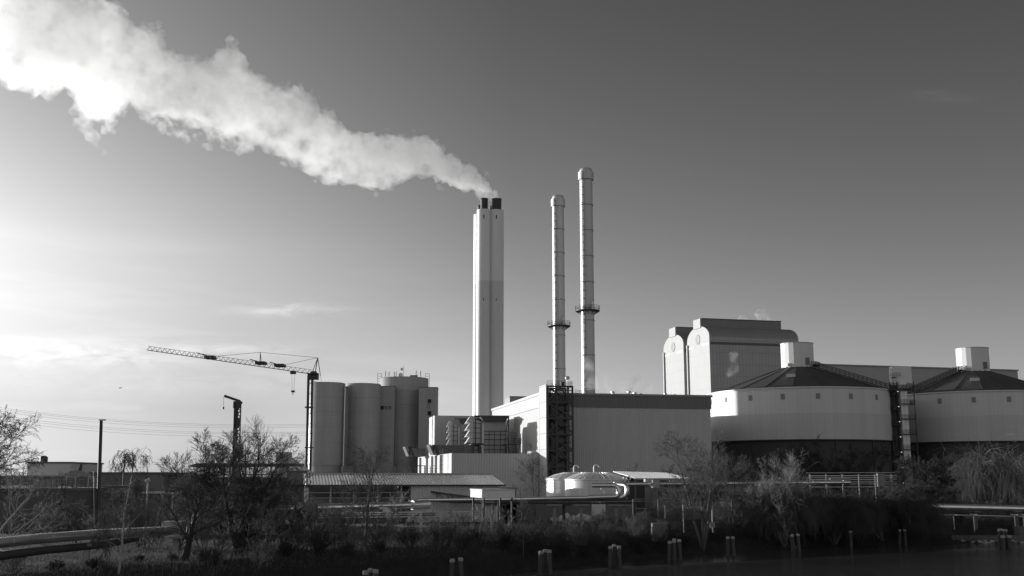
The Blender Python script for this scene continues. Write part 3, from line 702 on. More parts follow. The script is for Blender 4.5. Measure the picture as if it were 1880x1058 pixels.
def roof_stair(label, T, a, R0=26.7, RT=26.4):
    s = thing('roof_walkway', label, 'walkway', (T[0], T[1], G), 0, 'walkways up the tank roofs')
    d = Vector((math.cos(a), math.sin(a), 0)); q = Vector((-d.y, d.x, 0))
    def p(r_, o): return d * r_ + q * o + Vector((0, 0, zr + .6 + (zc - zr) * (RT - r_) / (RT - 4.5)))
    m = MB(); m.add([p(R0, -.6), p(5.2, -.6), p(5.2, .6), p(R0, .6)] + [x - Vector((0, 0, .35)) for x in (p(R0, -.6), p(5.2, -.6), p(5.2, .6), p(R0, .6))], [(0, 1, 2, 3), (7, 6, 5, 4), (0, 4, 5, 1), (2, 6, 7, 3), (0, 3, 7, 4), (1, 5, 6, 2)])
    m.build('treads', dark_steel, s, smooth=False)
    m = MB()
    for o in (-.6, .6): m.rail([p(R0, o), p(5.2, o)], 1.25, 1.3, .15)
    m.build('railing', dark_steel, s, smooth=False)
    m = MB()
    for k in range(6):
        for o in (-.5, .5): m.bar(p(R0 - 3.6 * k, o) - Vector((0, 0, .8)), p(R0 - 3.6 * k, o), .12)
    m.build('props', dark_steel, s, smooth=False)
    m = MB(); c = p(5.2, 0); m.lathe([(5.0, c.z - .1), (6.3, c.z - .1), (6.3, c.z + .05), (5.0, c.z + .05)], 8, a0=a - .35, a1=a + .35, close=False); m.rail([(6.25 * math.cos(a + t_), 6.25 * math.sin(a + t_), c.z) for t_ in (-.5, -.3, -.1, .1, .3, .5)], 1.1, 1, .08); m.build('landing', dark_steel, s, smooth=False)
roof_stair('dark railed walkway climbing the nearer tank roof from the stair column', T1, R(-38))
roof_stair('dark railed walkway climbing the farther tank roof from the stair column', T2, R(-158))

# stair column between the tanks
sc_ = thing('tank_stair_column', 'narrow pale column with dark railed landings between the two big round tanks', 'stair column', (XX(1664, 302), 302, G), 0)
CH = ZZ(700, 302) - G
m = MB(); m.box(-.95, .95, 0, 1.8, -1, CH); m.build('lift_shaft', mat('column_cladding', .60, .5, var=.1, streak=True, grid=('planar', .95, 2.65), line=.4), sc_, smooth=False)
m = MB(); m.box(-2.6, 2.9, 1.0, 3.2, CH - .5, CH + 4.2); m.box(-2.5, -.8, .9, 1.2, CH + .3, CH + 3.6); m.build('head_house', mat_lantern, sc_, smooth=False)
for k in range(9):
    z = CH - 2.2 - k * 4.15
    if z < 0: break
    m = MB(); m.box(-1.2, 2.2, -.9, .05, z, z + .15); m.box(-3.6, -1.2, .3, 1.6, z - 1.6, z - 1.45); m.box(1.2, 3.2, .3, 2, z, z + .15)
    m.bar((-1.3, .3, z), (-3.0, .3, z - 1.6), .25)
    m.build('landing', dark_steel, sc_, smooth=False)
    m = MB(); m.rail([(-1.2, -.9, z + .15), (2.2, -.9, z + .15), (3.2, .3, z + .15)], 1.1, .8, .07); m.rail([(-1.2, .3, z - 1.4), (-3.6, .3, z - 1.4), (-3.6, 1.6, z - 1.4)], 1.1, .8, .07); m.build('landing_railing', dark_steel, sc_, smooth=False)
    m = MB(); m.box(-1.75, -1.45, -.1, .1, z - .75, z - .6); m.build('lamp', lamp_on, sc_, smooth=False)
m = MB()
for x in (-3.4, -2.4, -1.5, 3.2): m.bar((x, 1.0, -1), (x, 1.0, CH), .22)
m.box(-3.3, -1.0, 1.7, 1.9, -1, CH - 1); m.build('frame', dark_steel, sc_, smooth=False)
m = MB(); m.box(-4.6, 4.6, -.6, 1.0, CH - 2.6, CH - 2.35); m.rail([(-4.6, -.6, CH - 2.35), (4.6, -.6, CH - 2.35)], 1.2, 1.0, .08); m.box(-3.0, -1.8, -.2, .8, CH + 1, CH + 1.15); m.rail([(-3.4, -.3, CH + 1.15), (-.8, -.3, CH + 1.15)], 1.1, .8, .07)
m.build('bridge', dark_steel, sc_, smooth=False)

# ================================================================== GRAIN SILOS ON THE LEFT
def silo(label, px, D, hw, ytop, grp='dark cylindrical silos'):
    X = XX(px, D, 780); r_ = hw / FPX * D / math.cos(math.atan(abs(px - 940) / FPX)); H = ZZ(ytop, D - r_) - G
    s = thing('silo', label, 'silo', (X, D, G), 0, grp)
    m = MB(); m.lathe([(r_, ZZ(855, D) - G), (r_, H - .3), (r_ - .12, H - .1), (r_ - .4, H), (.1, H + .05)], 64, close=False); m.build('shell', silo_m, s, ang=50)
    m = MB(); m.lathe([(r_ - .35, -1), (r_ - .35, ZZ(855, D) - G)], 48, close=False); m.build('base', silo_m, s)
    m = MB()
    for k in range(1, 7):
        z = H - k * 5.3
        if z > 2: m.lathe([(r_, z), (r_ + .05, z + .02), (r_ + .05, z + .1), (r_, z + .12)], 64, close=False)
    m.build('joint_hoops', mid_steel, s)
    return s, r_, H
silo('leftmost silo, plain and cylindrical, behind the crane mast with a sunlit left edge', 599, 392, 32.5, 701)
silo('middle silo, plain and cylindrical, second from the left', 665, 400, 32.5, 703)
s3, r3, H3 = silo('widest and tallest silo, with aerials and dishes on its flat top', 740, 418, 45, 691)
for (x, y, h_) in ((-6.9, -1, 2.2), (-5.5, -2, 2.0), (-3.6, -1, 2.0), (-2.9, -1, 2.1), (4.8, -1, 2.5), (6.5, -1, 2.4)):
    m = MB(); m.bar((x, y, H3), (x, y, H3 + h_ + .6), .08); m.box(x - .12, x + .12, y - .15, y + .15, H3 + .7, H3 + h_ + .4); m.build('aerial', mid_steel, s3, smooth=False)
for (x, z, rr) in ((-1.2, 1.2, .85), (-.8, 3.4, .55)):
    m = MB(); m.lathe([(.02, 0), (rr, .25), (rr, .35), (.02, .12)], 18, close=False); m.xf(Matrix.Translation((x, -1.2, H3 + z)) @ Matrix.Rotation(R(80), 4, 'X') @ Matrix.Rotation(R(20), 4, 'Y')); m.build('dish', galv, s3)
m = MB(); m.bar((-.1, -1, H3), (-.1, -1, H3 + 4.7), .12); m.bar((-.1, -1, H3 + 3.4), (-.9, -1, H3 + 3.4), .09); m.box(2.5, 5.3, -1.5, .5, H3, H3 + 1.2); m.build('roof_plant', mid_steel, s3, smooth=False)
m = MB()
for x in (-r3 - .3, r3 - 1.0):
    m.rail([(x, -3.0, H3 - 4.2), (x + 1.6, -3.0, H3 - 4.2)], 5.8, 1.6, .1, 5)
m.build('access_ladders', dark_steel, s3, smooth=False)
lb = thing('silo_lift_block', 'panelled rectangular block with a dark window strip, left of the widest silo', 'silo block', (XX(695.5, 403), 403, G), R(2))
wL = 27.5 / FPX * 403; HLb = ZZ(710, 403) - G
m = MB(); m.box(0, wL, 0, 9, -1, HLb); m.build('walls', silo_panel, lb, smooth=False)
m = MB(); m.box(-.1, wL + .1, -.1, 9.1, HLb, HLb + .25); m.build('roof_edge', roof_dark, lb, smooth=False)
for k, (a, b_) in enumerate(((.45, 1.6), (1.8, 2.95), (3.15, 4.4))):
    m = MB(); z = ZZ(752, 403) - G; m.box(a, b_, -.05, .05, z, z + 1.35); m.build('window', dark_ob if k == 0 else glass_m, lb, smooth=False)
rb = thing('silo_end_block', 'panelled rectangular block with stacked dark openings, right of the widest silo', 'silo block', (XX(768, 402), 402, G), R(2))
wR = 34 / FPX * 402; HRb = ZZ(712, 402) - G
m = MB(); m.box(0, wR, 0, 9, -1, HRb); m.build('walls', silo_panel, rb, smooth=False)
m = MB(); m.box(-.1, wR + .1, -.1, 9.1, HRb, HRb + .25); m.build('roof_edge', roof_dark, rb, smooth=False)
for y0, y1 in ((733, 740), (755, 763)):
    m = MB(); m.box(wR * .48, wR * .68, -.05, .05, ZZ(y1, 402) - G, ZZ(y0, 402) - G); m.build('opening', dark_ob, rb, smooth=False)
m = MB(); m.bar((3.1, -.1, ZZ(750, 402) - G), (3.4, -.1, ZZ(741, 402) - G), .12); m.bar((4.1, -.1, ZZ(750, 402) - G), (3.75, -.1, ZZ(741, 402) - G), .12); m.build('hoist_struts', dark_steel, rb, smooth=False)
gp = thing('silo_pipe_run', 'thin dark pipe running up the gap between the leftmost and middle silos', 'pipe', (XX(632, 386), 386, G), 0)
m = MB(); m.box(-.6, .4, 3, 4, -1, ZZ(708, 386) - G); m.build('casing', band_dark, gp, smooth=False)
m = MB(); m.tube([(-.1, 0, 0), (-.1, 0, ZZ(712, 386) - G)], .18, 8); m.build('riser', galv, gp)
for px, w_ in ((640, 20), (708, 30)):
    bs = tag(MB().box(XX(px - w_ / 2, 383), XX(px + w_ / 2, 383), 383, 386, G, ZZ(855, 383)).build('service_box', band_dark, smooth=False), 'dark service housing at the foot of the silos, %s' % ('between the leftmost two' if px == 640 else 'below the window strip block'), 'housing', 'service housings at the silo feet')

# ================================================================== CRANES, MASTS, WIRES
def lattice(m, a, b, w, n, t=.09, h=None):
    """triangular truss from a to b"""
    a = Vector(a); b = Vector(b); h = h or w; d = (b - a).normalized(); q = d.cross(Vector((0, 0, 1))).normalized(); u = q.cross(d)
    def c(i, p):
        o = (-q * w / 2, q * w / 2, u * h)[i]; return p + o
    for i in range(3): m.bar(c(i, a), c(i, b), t * 1.5)
    for k in range(n):
        p0 = a.lerp(b, k / n); p1 = a.lerp(b, (k + .5) / n); p2 = a.lerp(b, (k + 1) / n)
        m.bar(c(0, p0), c(2, p1), t); m.bar(c(2, p1), c(0, p2), t); m.bar(c(1, p0), c(2, p1), t); m.bar(c(2, p1), c(1, p2), t); m.bar(c(0, p0), c(1, p2), t)
    return m
D = 252
base = at(567, 870, D); base.z = gz1(base.x, base.y)
cr = thing('tower_crane', 'slender tower crane with a long raised lattice jib reaching left in front of the silos', 'crane', base)
top = at(571, 690, D)
m = MB()
for sx in (-.45, .45):
    m.bar((base.x + sx, D - .4, G), (top.x + sx - .1, D - .4, top.z), .42)
    m.bar((base.x + sx, D + .5, G), (top.x + sx - .1, D + .5, top.z), .3)
for k in range(13):
    z = G + k * (top.z - G) / 13; f = k / 13; x = base.x + (top.x - .1 - base.x) * f
    m.bar((x - .45, D - .4, z), (x + .45, D + .5, z + 1.1), .09)
m.build('mast', dark_steel, cr, world=True, smooth=False)
m = MB()
for y in (748, 822):
    p = at(567.5, y, D); m.box(p.x - .85, p.x + .85, D - .8, D + .9, p.z - .15, p.z + .15)
m.build('mast_collar', dark_steel, cr, world=True, smooth=False)
m = MB(); tip = at(270, 643, D - 6); root = at(572, 687, D); lattice(m, root, tip, 1.0, 34, .05, .95); m.build('jib', dark_steel, cr, world=True, smooth=False)
for q in ((380, 656), (478, 668), (514, 673)):
    m = MB(); p = at(q[0], q[1], D - 2 * (572 - q[0]) / 100); m.box(p.x - 1.1, p.x + 1.1, D - 2.6, D + .3, p.z - .1, p.z + .5)
    m.bar(p + Vector((-2.4, 0, 1.0)), p + Vector((.8, 0, .1)), .2)
    m.build('jib_joint', dark_steel, cr, world=True, smooth=False)
m = MB(); apex = at(583.5, 657, D); m.bar(root + Vector((.1, -.3, 0)), apex, .16); m.bar(root + Vector((.7, .4, 0)), apex, .16)
st_t = at(478, 647, D - 2); m.bar(at(477, 669, D - 2), st_t, .12); m.bar(at(480, 670, D - 2), st_t, .12)
m.build('head_struts', dark_steel, cr, world=True, smooth=False)
m = MB(); m.box(root.x - .8, root.x + 1.6, D - .8, D + .8, root.z - 1.3, root.z + .2); m.lathe([(.1, 0), (.8, .1), (.8, .7), (.1, .8)], 12, (root.x + .6, D - 1.0, root.z - .2)); m.build('slewing_unit', dark_steel, cr, world=True, smooth=False)
m = MB()
for a, b_ in (((583, 657), (478, 647)), ((478, 647), (378, 656)), ((583, 657), (510, 673)), ((584, 657), (590, 700)), ((583, 657), (588, 690))):
    m.bar(at(a[0], a[1], D - .5), at(b_[0], b_[1], D - .5), .07)
m.bar(at(571, 700, D), at(592, 703, D), .1)
m.build('stay_lines', dark_steel, cr, world=True, smooth=False)
m = MB(); tr = at(538.5, 683, D); m.box(tr.x - .6, tr.x + .6, D - .7, D + .4, tr.z - .5, tr.z + .2); hk = at(538, 717, D)
for sx in (-.35, .35): m.bar((tr.x + sx, D, tr.z), (hk.x + sx * .6, D, hk.z), .045)
m.box(hk.x - .4, hk.x + .4, D - .2, D + .2, hk.z - .45, hk.z); m.bar((hk.x, D, hk.z - .4), (hk.x, D, hk.z - 1.1), .14)
m.build('trolley_and_hook', dark_steel, cr, world=True, smooth=False)

D = 222
b0 = at(433, 870, D); b0.z = gz1(b0.x, b0.y)
dr = thing('drilling_rig', 'dark upright drilling rig with a short arm at its top, left of the crane mast', 'drilling rig', b0)
m = MB(); tp = at(436, 738, D); lattice(m, b0, tp, .8, 18, .14, .7); m.bar((b0.x - .35, D - .4, b0.z), tp + Vector((-.35, -.4, 0)), .4); m.build('mast', dark_steel, dr, world=True, smooth=False)
m = MB(); m.bar(at(412, 727, D), at(441, 737, D), .4, .5); m.bar(at(436, 738, D), at(443, 742, D), .8, .9); m.box(tp.x - .7, tp.x + .7, D - .6, D + .6, tp.z - 1.3, tp.z + .1); m.build('head', dark_steel, dr, world=True, smooth=False)
m = MB(); p = at(437, 775, D); m.box(p.x - .1, p.x + .6, D - .9, D, p.z - 1, p.z + .6); p = at(438, 823, D); m.box(p.x - .2, p.x + .8, D - .9, D + .4, p.z - 1.6, p.z + .8); m.build('rotary_drive', dark_steel, dr, world=True, smooth=False)
m = MB()
for a, b_ in (((411, 728), (410.5, 746)), ((441, 742), (441.5, 826)), ((430, 745), (429.5, 850))): m.bar(at(a[0], a[1], D), at(b_[0], b_[1], D), .05)
p = at(410.5, 747, D); m.box(p.x - .12, p.x + .12, D - .1, D + .1, p.z - .5, p.z)
m.build('hoist_lines', dark_steel, dr, world=True, smooth=False)
m = MB(); m.box(b0.x - 2.5, b0.x + 2.6, D - 1.6, D + 2, b0.z + 1.0, b0.z + 3.4); m.box(b0.x - 3, b0.x + 3, D - 1.9, D - 1.2, b0.z, b0.z + 1.0); m.box(b0.x - 3, b0.x + 3, D + 1.4, D + 2.1, b0.z, b0.z + 1.0); m.build('carrier', dark_steel, dr, world=True, smooth=False)

D = 150
pb = at(184, 895, D); pz = gz1(pb.x, D)
po = thing('vent_mast', 'tall plain dark mast standing alone behind the dark round tank', 'mast', (pb.x, D, pz))
m = MB(); pt = at(186.8, 772, D); m.tube([(pb.x, D, pz), (pt.x - .1, D, pt.z)], .24, 14); m.build('pole', dark_steel, po, world=True)
m = MB(); m.box(pt.x - .35, pt.x + .5, D - .2, D + .2, pt.z - .02, pt.z + .14); m.tube([(pb.x - .35, D - .3, pz), (pt.x - .55, D - .3, ZZ(866, D))], .05, 6); m.build('top_bracket', galv, po, world=True)
p2 = at(229, 838, 190)
o = MB().tube([(p2.x, 190, G), (p2.x, 190, p2.z)], .13, 10).build('thin_mast', dark_steel); tag(o, 'short thin mast rising behind the dark flat roofed building', 'mast')
# overhead wires
def wire(p, r_, D0, D1, label):
    pts = []; n = 40
    (x0, y0), (x1, y1), sag = p
    for k in range(n + 1):
        t_ = k / n; q = at(x0 + (x1 - x0) * t_, y0 + (y1 - y0) * t_, D0 + (D1 - D0) * t_); q.z -= sag * 4 * t_ * (1 - t_); pts.append(q)
    o = MB().tube(pts, r_, 5).build('power_line', wire_m); tag(o, label, 'power line', 'power lines crossing the sky on the left')
wire_m = mat('wire_metal', .22, .6)
for i, (y0, y1, sag) in enumerate(((742, 782, 2.6), (745, 784, 2.6), (749, 786, 2.7), (757, 796, 2.6), (761, 798, 2.6), (766, 801, 2.7))):
    wire(((-40, y0), (700, y1 - 8), sag), .02, 235, 300, 'thin overhead wire sagging across the sky behind the vent mast, one of six')
# distant aeroplane
pa = at(220.5, 712.5, 1500); ap = MB()
ap.tube([(pa.x - 1.9, 1500, pa.z + .1), (pa.x - .9, 1500, pa.z + .05), (pa.x + 1.2, 1500, pa.z), (pa.x + 2, 1500, pa.z + .3)], [.15, .5, .5, .1], 8); ap.box(pa.x - .5, pa.x + .4, 1496.5, 1503.5, pa.z - .1, pa.z + .1); ap.box(pa.x + 1.5, pa.x + 2.1, 1499.95, 1500.05, pa.z, pa.z + 1.2); ap.box(pa.x + 1.5, pa.x + 2.1, 1498.8, 1501.2, pa.z + .2, pa.z + .3)
tag(ap.build('aeroplane', dark_steel), 'tiny aeroplane far off in the bright sky above the vent mast', 'aeroplane')

# ================================================================== LEFT YARD
D = 150
lt = thing('oil_tank', 'dark round tank with railings on its rim and a caged ladder, at the far left', 'tank', (XX(20, 152), 152, G - .3))
rT = XX(189, 150) - XX(20, 150) ; hT = ZZ(896, 150) - G + .3
m = MB(); m.lathe([(rT, 0), (rT, hT - .5), (rT + .12, hT - .45), (rT + .12, hT), (rT - .3, hT), (.1, hT + .4)], 80, close=False); m.build('wall', brick_m, lt, ang=40)
m = MB(); pts = [((rT) * math.cos(a), rT * math.sin(a), hT) for a in np.linspace(R(-175), R(-2), 50)]; m.rail(pts, 1.15, .5, .05, 2); m.build('railing', mid_steel, lt, smooth=False)
for a in (R(-88), R(-62), R(-28), R(-10)):
    c = Vector((rT * math.cos(a), rT * math.sin(a), hT)); q = Vector((-math.sin(a), math.cos(a), 0)) * .75
    m = MB(); m.bar(c - q, c - q + Vector((0, 0, 1.45)), .1); m.bar(c + q, c + q + Vector((0, 0, 1.45)), .1); m.bar(c - q + Vector((0, 0, 1.45)), c + q + Vector((0, 0, 1.45)), .1); m.build('rim_gate', white_clad, lt, smooth=False)
a = R(-34); ld = MB(); c = Vector((math.cos(a), math.sin(a), 0)) * (rT + .35); q = Vector((-math.sin(a), math.cos(a), 0))
for s_ in (-.3, .3): ld.bar(c + q * s_, c + q * s_ + Vector((0, 0, hT + 1)), .07)
for k in range(22): ld.bar(c - q * .3 + Vector((0, 0, .3 * k + .3)), c + q * .3 + Vector((0, 0, .3 * k + .3)), .04)
for k in range(6):
    z = 2 + k * .8; cc_ = c + Vector((math.cos(a), math.sin(a), 0)) * .35
    ld.bar(c - q * .35 + Vector((0, 0, z)), cc_ - q * .3 + Vector((0, 0, z)), .05); ld.bar(cc_ - q * .3 + Vector((0, 0, z)), cc_ + q * .3 + Vector((0, 0, z)), .05); ld.bar(cc_ + q * .3 + Vector((0, 0, z)), c + q * .35 + Vector((0, 0, z)), .05)
ld.build('ladder', dark_steel, lt, smooth=False)
m = MB(); m.box(rT * .55, rT * .55 + 3.0, -rT * .62, -rT * .62 + .8, hT + .1, hT + 1.1); m.build('rim_cabinet', mid_steel, lt, smooth=False)

def simple_building(name, label, cat, x0, x1, ytop, D, depth, wall, rz=0, z0=G, roofm=None, overh=.25, group=None, roof_t=.3):
    X0, X1 = XX(x0, D), XX(x1, D); H = ZZ(ytop, D) - z0
    b_ = thing(name, label, cat, (X0, D, z0), R(rz), group); w_ = (X1 - X0)
    m = MB(); m.box(0, w_, 0, depth, -1, H - roof_t); m.build('walls', wall, b_, smooth=False)
    m = MB(); m.box(-overh, w_ + overh, -overh, depth + overh, H - roof_t, H); m.build('roof', roofm or roof_dark, b_, smooth=False)
    return b_, w_, H
b_, w_, H_ = simple_building('siding_building', 'grey block with horizontal siding just right of the dark round tank', 'building', 186, 214, 892, 158, 12, siding)
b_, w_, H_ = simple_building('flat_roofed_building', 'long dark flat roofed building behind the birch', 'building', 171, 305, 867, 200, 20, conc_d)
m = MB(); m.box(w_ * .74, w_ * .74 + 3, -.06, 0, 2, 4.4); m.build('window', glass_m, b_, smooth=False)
b_, w_, H_ = simple_building('low_workshop', 'low dark ribbed workshop with a small pale window, beside the flat roofed building', 'building', 305, 352, 871, 203, 16, band_dark)
m = MB(); m.box(w_ * .42, w_ * .85, -.06, .02, ZZ(902, 203) - G, ZZ(884, 203) - G); m.build('window', siding, b_, smooth=False)
b_, w_, H_ = simple_building('ribbed_shed', 'grey ribbed box building with a flat top behind the dark round tank', 'building', 55, 133, 848, 230, 18, hall_clad)
m = MB(); m.lathe([(.8, 0), (.8, 1.0), (.4, 1.3)], 12, (2, 3, H_)); m.build('roof_vent', dark_steel, b_)
b_, w_, H_ = simple_building('long_low_shed', 'long very low shed with a shallow dark roof behind the dark round tank', 'building', -40, 190, 873, 215, 12, conc_d, roofm=mid_steel)
m = MB(); m.prism([(w_ * .70, H_), (w_ * .76, H_ + .9), (w_ * .84, H_ + .9), (w_ * .97, H_)], -.3, 5); m.build('roof_gable', mid_steel, b_, smooth=False)
m = MB(); m.box(w_ * .72, w_ * .79, -.5, -.3, H_ + .95, H_ + 1.3); m.build('skylight', white_clad, b_, smooth=False)
fg = at(148, 852, 230)
o = MB().bar((fg.x, 230, G), (fg.x + .2, 230, fg.z), .25).bar((fg.x - .6, 230, fg.z - 3), (fg.x + .2, 230, fg.z), .35).build('winch_post', dark_steel, smooth=False); tag(o, 'small dark post with a brace on the far roofs, left of the vent mast', 'post')
# second round tank with pipe on top
D = 160
t2 = thing('small_round_tank', 'squat dark round tank with a railed pipe along its top, behind the near pipeline', 'tank', (XX(268, 166), 166, G - .3))
r2 = (XX(332, 160) - XX(205, 160)) / 2; h2_ = ZZ(921, 160) - G + .3
m = MB(); m.lathe([(r2, 0), (r2, h2_ - .4), (r2 + .15, h2_ - .35), (r2 + .15, h2_), (r2 - .3, h2_), (.1, h2_ + .3)], 64, close=False); m.build('wall', brick_m, t2, ang=40)
m = MB(); m.rail([(r2 * math.cos(a), r2 * math.sin(a), h2_) for a in np.linspace(R(-170), R(-10), 24)], 1.0, .9, .05); m.build('railing', mid_steel, t2, smooth=False)
o = MB().tube([at(251, 916, 161), at(252, 908, 161), at(256, 905.5, 161), at(330, 905, 161), at(335, 905, 161)], .22, 10).build('tank_top_pipe', pipe_old); tag(o, 'thin pipe lying over the top of the squat dark round tank', 'pipe')
t3 = thing('horizontal_vessel', 'round ended grey vessel in front of the squat round tank, behind the birch', 'vessel', (XX(240, 142), 142, G))
m = MB(); m.lathe([(2.3, 0), (2.3, 2.1), (1.9, 2.9), (1.0, 3.4), (.1, 3.5)], 32, close=False); m.build('shell', conc_d, t3)
m = MB(); m.box(-.3, .3, -2.45, -2.2, .8, 1.6); m.build('hatch', mid_steel, t3, smooth=False)
for px, pt_, lb_ in ((271.5, 883, 'street lamp with a pale round head behind the squat round tank'), (318, 898, 'grey post standing at the right rim of the squat round tank')):
    q = at(px, pt_, 152); l_ = thing('lamp_post', lb_, 'lamp post', (q.x, 152, G)); m = MB(); m.tube([(0, 0, -.3), (0, 0, q.z - G)], .1, 8); m.build('pole', galv, l_)
    if px < 300:
        m = MB(); m.tube([(-.3, 0, q.z - G - .15), (.25, 0, q.z - G + .15)], [.3, .28], 10); m.build('head', white_clad, l_)
for (px, y0, y1) in ((274, 952, 975), (304, 944, 975), (327, 944, 976)):
    q = at(px, y0, 140); o = MB().box(q.x - .3, q.x + .3, 139.8, 140.4, G - .2, q.z).build('concrete_post', conc_d, smooth=False); tag(o, 'stubby dark concrete post at the foot of the squat round tank', 'post', 'stubby concrete posts')

# open canopy
D = 212
cn = thing('open_canopy', 'long flat open canopy on posts behind the trees, left of the silos', 'canopy', (XX(347, D), D, G)); w_ = XX(545, D) - XX(347, D); hz = ZZ(851, D) - G
m = MB(); m.prism([(0, hz - .55), (1.6, hz), (w_, hz), (w_, hz - .45), (1.5, hz - .75)], 0, 9); m.build('roof', dark_steel, cn, smooth=False)
for k in range(7):
    for y in (.5, 8.5):
        m = MB(); x = 1.8 + k * (w_ - 2.2) / 6; m.bar((x, y, 0), (x, y, hz - .4), .28); m.build('post', galv, cn, smooth=False)
m = MB(); m.bar((.8, .4, hz - 2.1), (w_, .4, hz - 2.1), .2); m.bar((.8, .4, hz - 1.6), (w_, .4, hz - 1.6), .1); m.rail([(-.6, .4, hz - 3.0), (2, .4, hz - 3.0)], 1.1, .8, .08); m.build('cross_rails', mid_steel, cn, smooth=False)
m = MB(); m.box(1.0, w_, 6, 7.5, 0, hz - 2.6); m.build('rear_wall', conc_d, cn, smooth=False)
cv = thing('conveyor_house', 'small grey tower housing with a sloping chute, left of the crane mast', 'conveyor', (XX(508, 235), 235, G)); hh = ZZ(830, 235) - G; w_ = XX(531, 235) - XX(508, 235)
m = MB(); m.box(0, w_, 0, 4, 0, hh); m.build('housing', siding, cv, smooth=False)
m = MB(); m.prism([(w_, hh - 1.0), (w_ + 5.2, hh - 4.6), (w_ + 5.2, hh - 5.4), (w_, hh - 2.4)], .3, 3.2); m.prism([(w_ + .1, hh - 2.6), (w_ + 3.4, hh - 4.8), (w_ + 3.4, hh - 8), (w_ + .1, hh - 8)], .2, 3); m.build('chute', galv, cv, smooth=False)
o = tag(MB().box(XX(530, 190), XX(556, 190), 190, 195, G, ZZ(866, 190)).box(XX(528, 190), XX(558, 190), 189.7, 195.3, ZZ(866, 190), ZZ(864, 190)).build('dark_box_building', conc_d, smooth=False), 'small dark flat roofed building just left of the low shed gable', 'building')
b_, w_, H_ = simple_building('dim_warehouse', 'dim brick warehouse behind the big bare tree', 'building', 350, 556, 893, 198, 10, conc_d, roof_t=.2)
for k in range(6):
    m = MB(); x = 2 + k * w_ / 6.3; m.box(x, x + 1.8, -.05, .02, H_ - 3.2, H_ - 1.4); m.build('window', glass_m, b_, smooth=False)

# ---- low shed with ribbed roof
SR = R(11.5); D = 166
sh = thing('low_shed', 'long low shed with a pale ribbed roof in front of the silos and annex', 'shed', (XX(566, D), D, G), SR)
SL = 29.8; ze = ZZ(891, 167) - G; zrd = ZZ(871.5, 178) - G; SD = 11.0
m = MB(); n = 66
row = []
for i in range(n):
    for a, o_ in ((0, 0), (.45, 0), (.52, .12), (.80, .12), (.9, 0)): row.append((-.4 + (i + a) * (SL + .8) / n, o_))
row.append((SL + .4, 0)); vs = []
for x, o_ in row: vs += [(x, -.6, ze + o_), (x, SD, zrd + o_)]
m.add(vs, [(2 * i, 2 * i + 2, 2 * i + 3, 2 * i + 1) for i in range(len(row) - 1)])
m.add([(-.4, SD, zrd), (SL + .4, SD, zrd), (SL + .4, SD + 9.5, ze), (-.4, SD + 9.5, ze)], [(0, 1, 2, 3)])
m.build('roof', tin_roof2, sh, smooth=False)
m = MB(); m.prism([(SD - .35, zrd + .1), (SD, zrd + .26), (SD + .35, zrd + .1), (SD, zrd - .05)], -.45, SL + .45, axis='x'); m.build('ridge_cap', galv, sh, smooth=False)
m = MB(); m.tube([(-.5, -.7, ze - .05), (SL + .5, -.7, ze - .05)], .1, 8); m.tube([(15.5, -.6, ze), (15.5, -.3, ze - .6), (15.5, -.2, 0)], .07, 6); m.build('gutter', dark_steel, sh)
m = MB(); m.prism([(-.3, ze - .35), (SD, zrd - .35), (SD, zrd - .05), (-.3, ze - .05)], -.35, -.1, axis='x'); m.box(-.3, .3, -.2, .4, -1, ze); m.prism([(.1, ze - .4), (SD, zrd - .2), (SD * 2, ze - .4)], 0, .15, axis='x'); m.build('gable_frame', coping_m, sh, smooth=False)
m = MB(); m.corr((SL * .52, 0), (SL - .6, 0), -.5, ze, .45, .08); m.box(SL - .6, SL - .3, 0, SD * 2, -.5, ze - .1); m.build('front_wall', hall_clad, sh, smooth=False)
m = MB(); m.box(.3, SL, SD * 2 - .3, SD * 2, -.5, ze); m.box(SL * .52, SL * .53, 0, SD * 2, -.5, ze); m.build('rear_wall', conc_d, sh, smooth=False)
for k in range(5):
    m = MB(); x = .1 + k * SL * .52 / 4.4; m.bar((x, 0, -.5), (x, 0, ze), .25); m.build('post', mid_steel, sh, smooth=False)
m = MB(); m.bar((.2, -.05, ze - 1.1), (SL * .52, -.05, ze - 1.1), .14); m.bar((.2, -.05, ze - 1.9), (SL * .52, -.05, ze - 1.9), .14); m.bar((.2, -.05, ze - 4.0), (SL * .52, -.05, ze - 4.0), .2); m.build('front_rails', mid_steel, sh, smooth=False)
m = MB(); m.box(.3, SL * .52, 2.5, 3, -.5, ze - 2.2); m.build('inner_wall', conc_d, sh, smooth=False)
# railing row between shed and annex
q = at(724, 872, 205)
fn = thing('fence_posts', 'row of thin upright fence posts behind the shed roof, left of the annex', 'fence', (q.x, 205, G)); m = MB(); hf = ZZ(857, 205) - G
for k in range(9): m.bar((k * .95, 0, 0), (k * .95, 0, hf), .1); m.bar((k * .95, 0, hf), (k * .95 - .35, 0, hf + .25), .08)
m.build('posts', mid_steel, fn, smooth=False)
m = MB(); m.bar((-1, 0, hf - .3), (8, 0, hf - .3), .06); m.bar((-1, 0, hf - .8), (8, 0, hf - .8), .06); m.build('wires', mid_steel, fn, smooth=False)
q = at(760, 870, 204); gf = thing('goalpost_frame', 'dark square pipe frame in front of the white end wall of the annex', 'frame', (q.x, 204, G)); z = ZZ(855.5, 204) - G
m = MB(); m.bar((0, 0, 0), (0, 0, z), .2); m.bar((2.0, 0, 0), (2.0, 0, z), .22); m.bar((0, 0, z), (2.1, 0, z), .16); m.build('bars', dark_steel, gf, smooth=False)
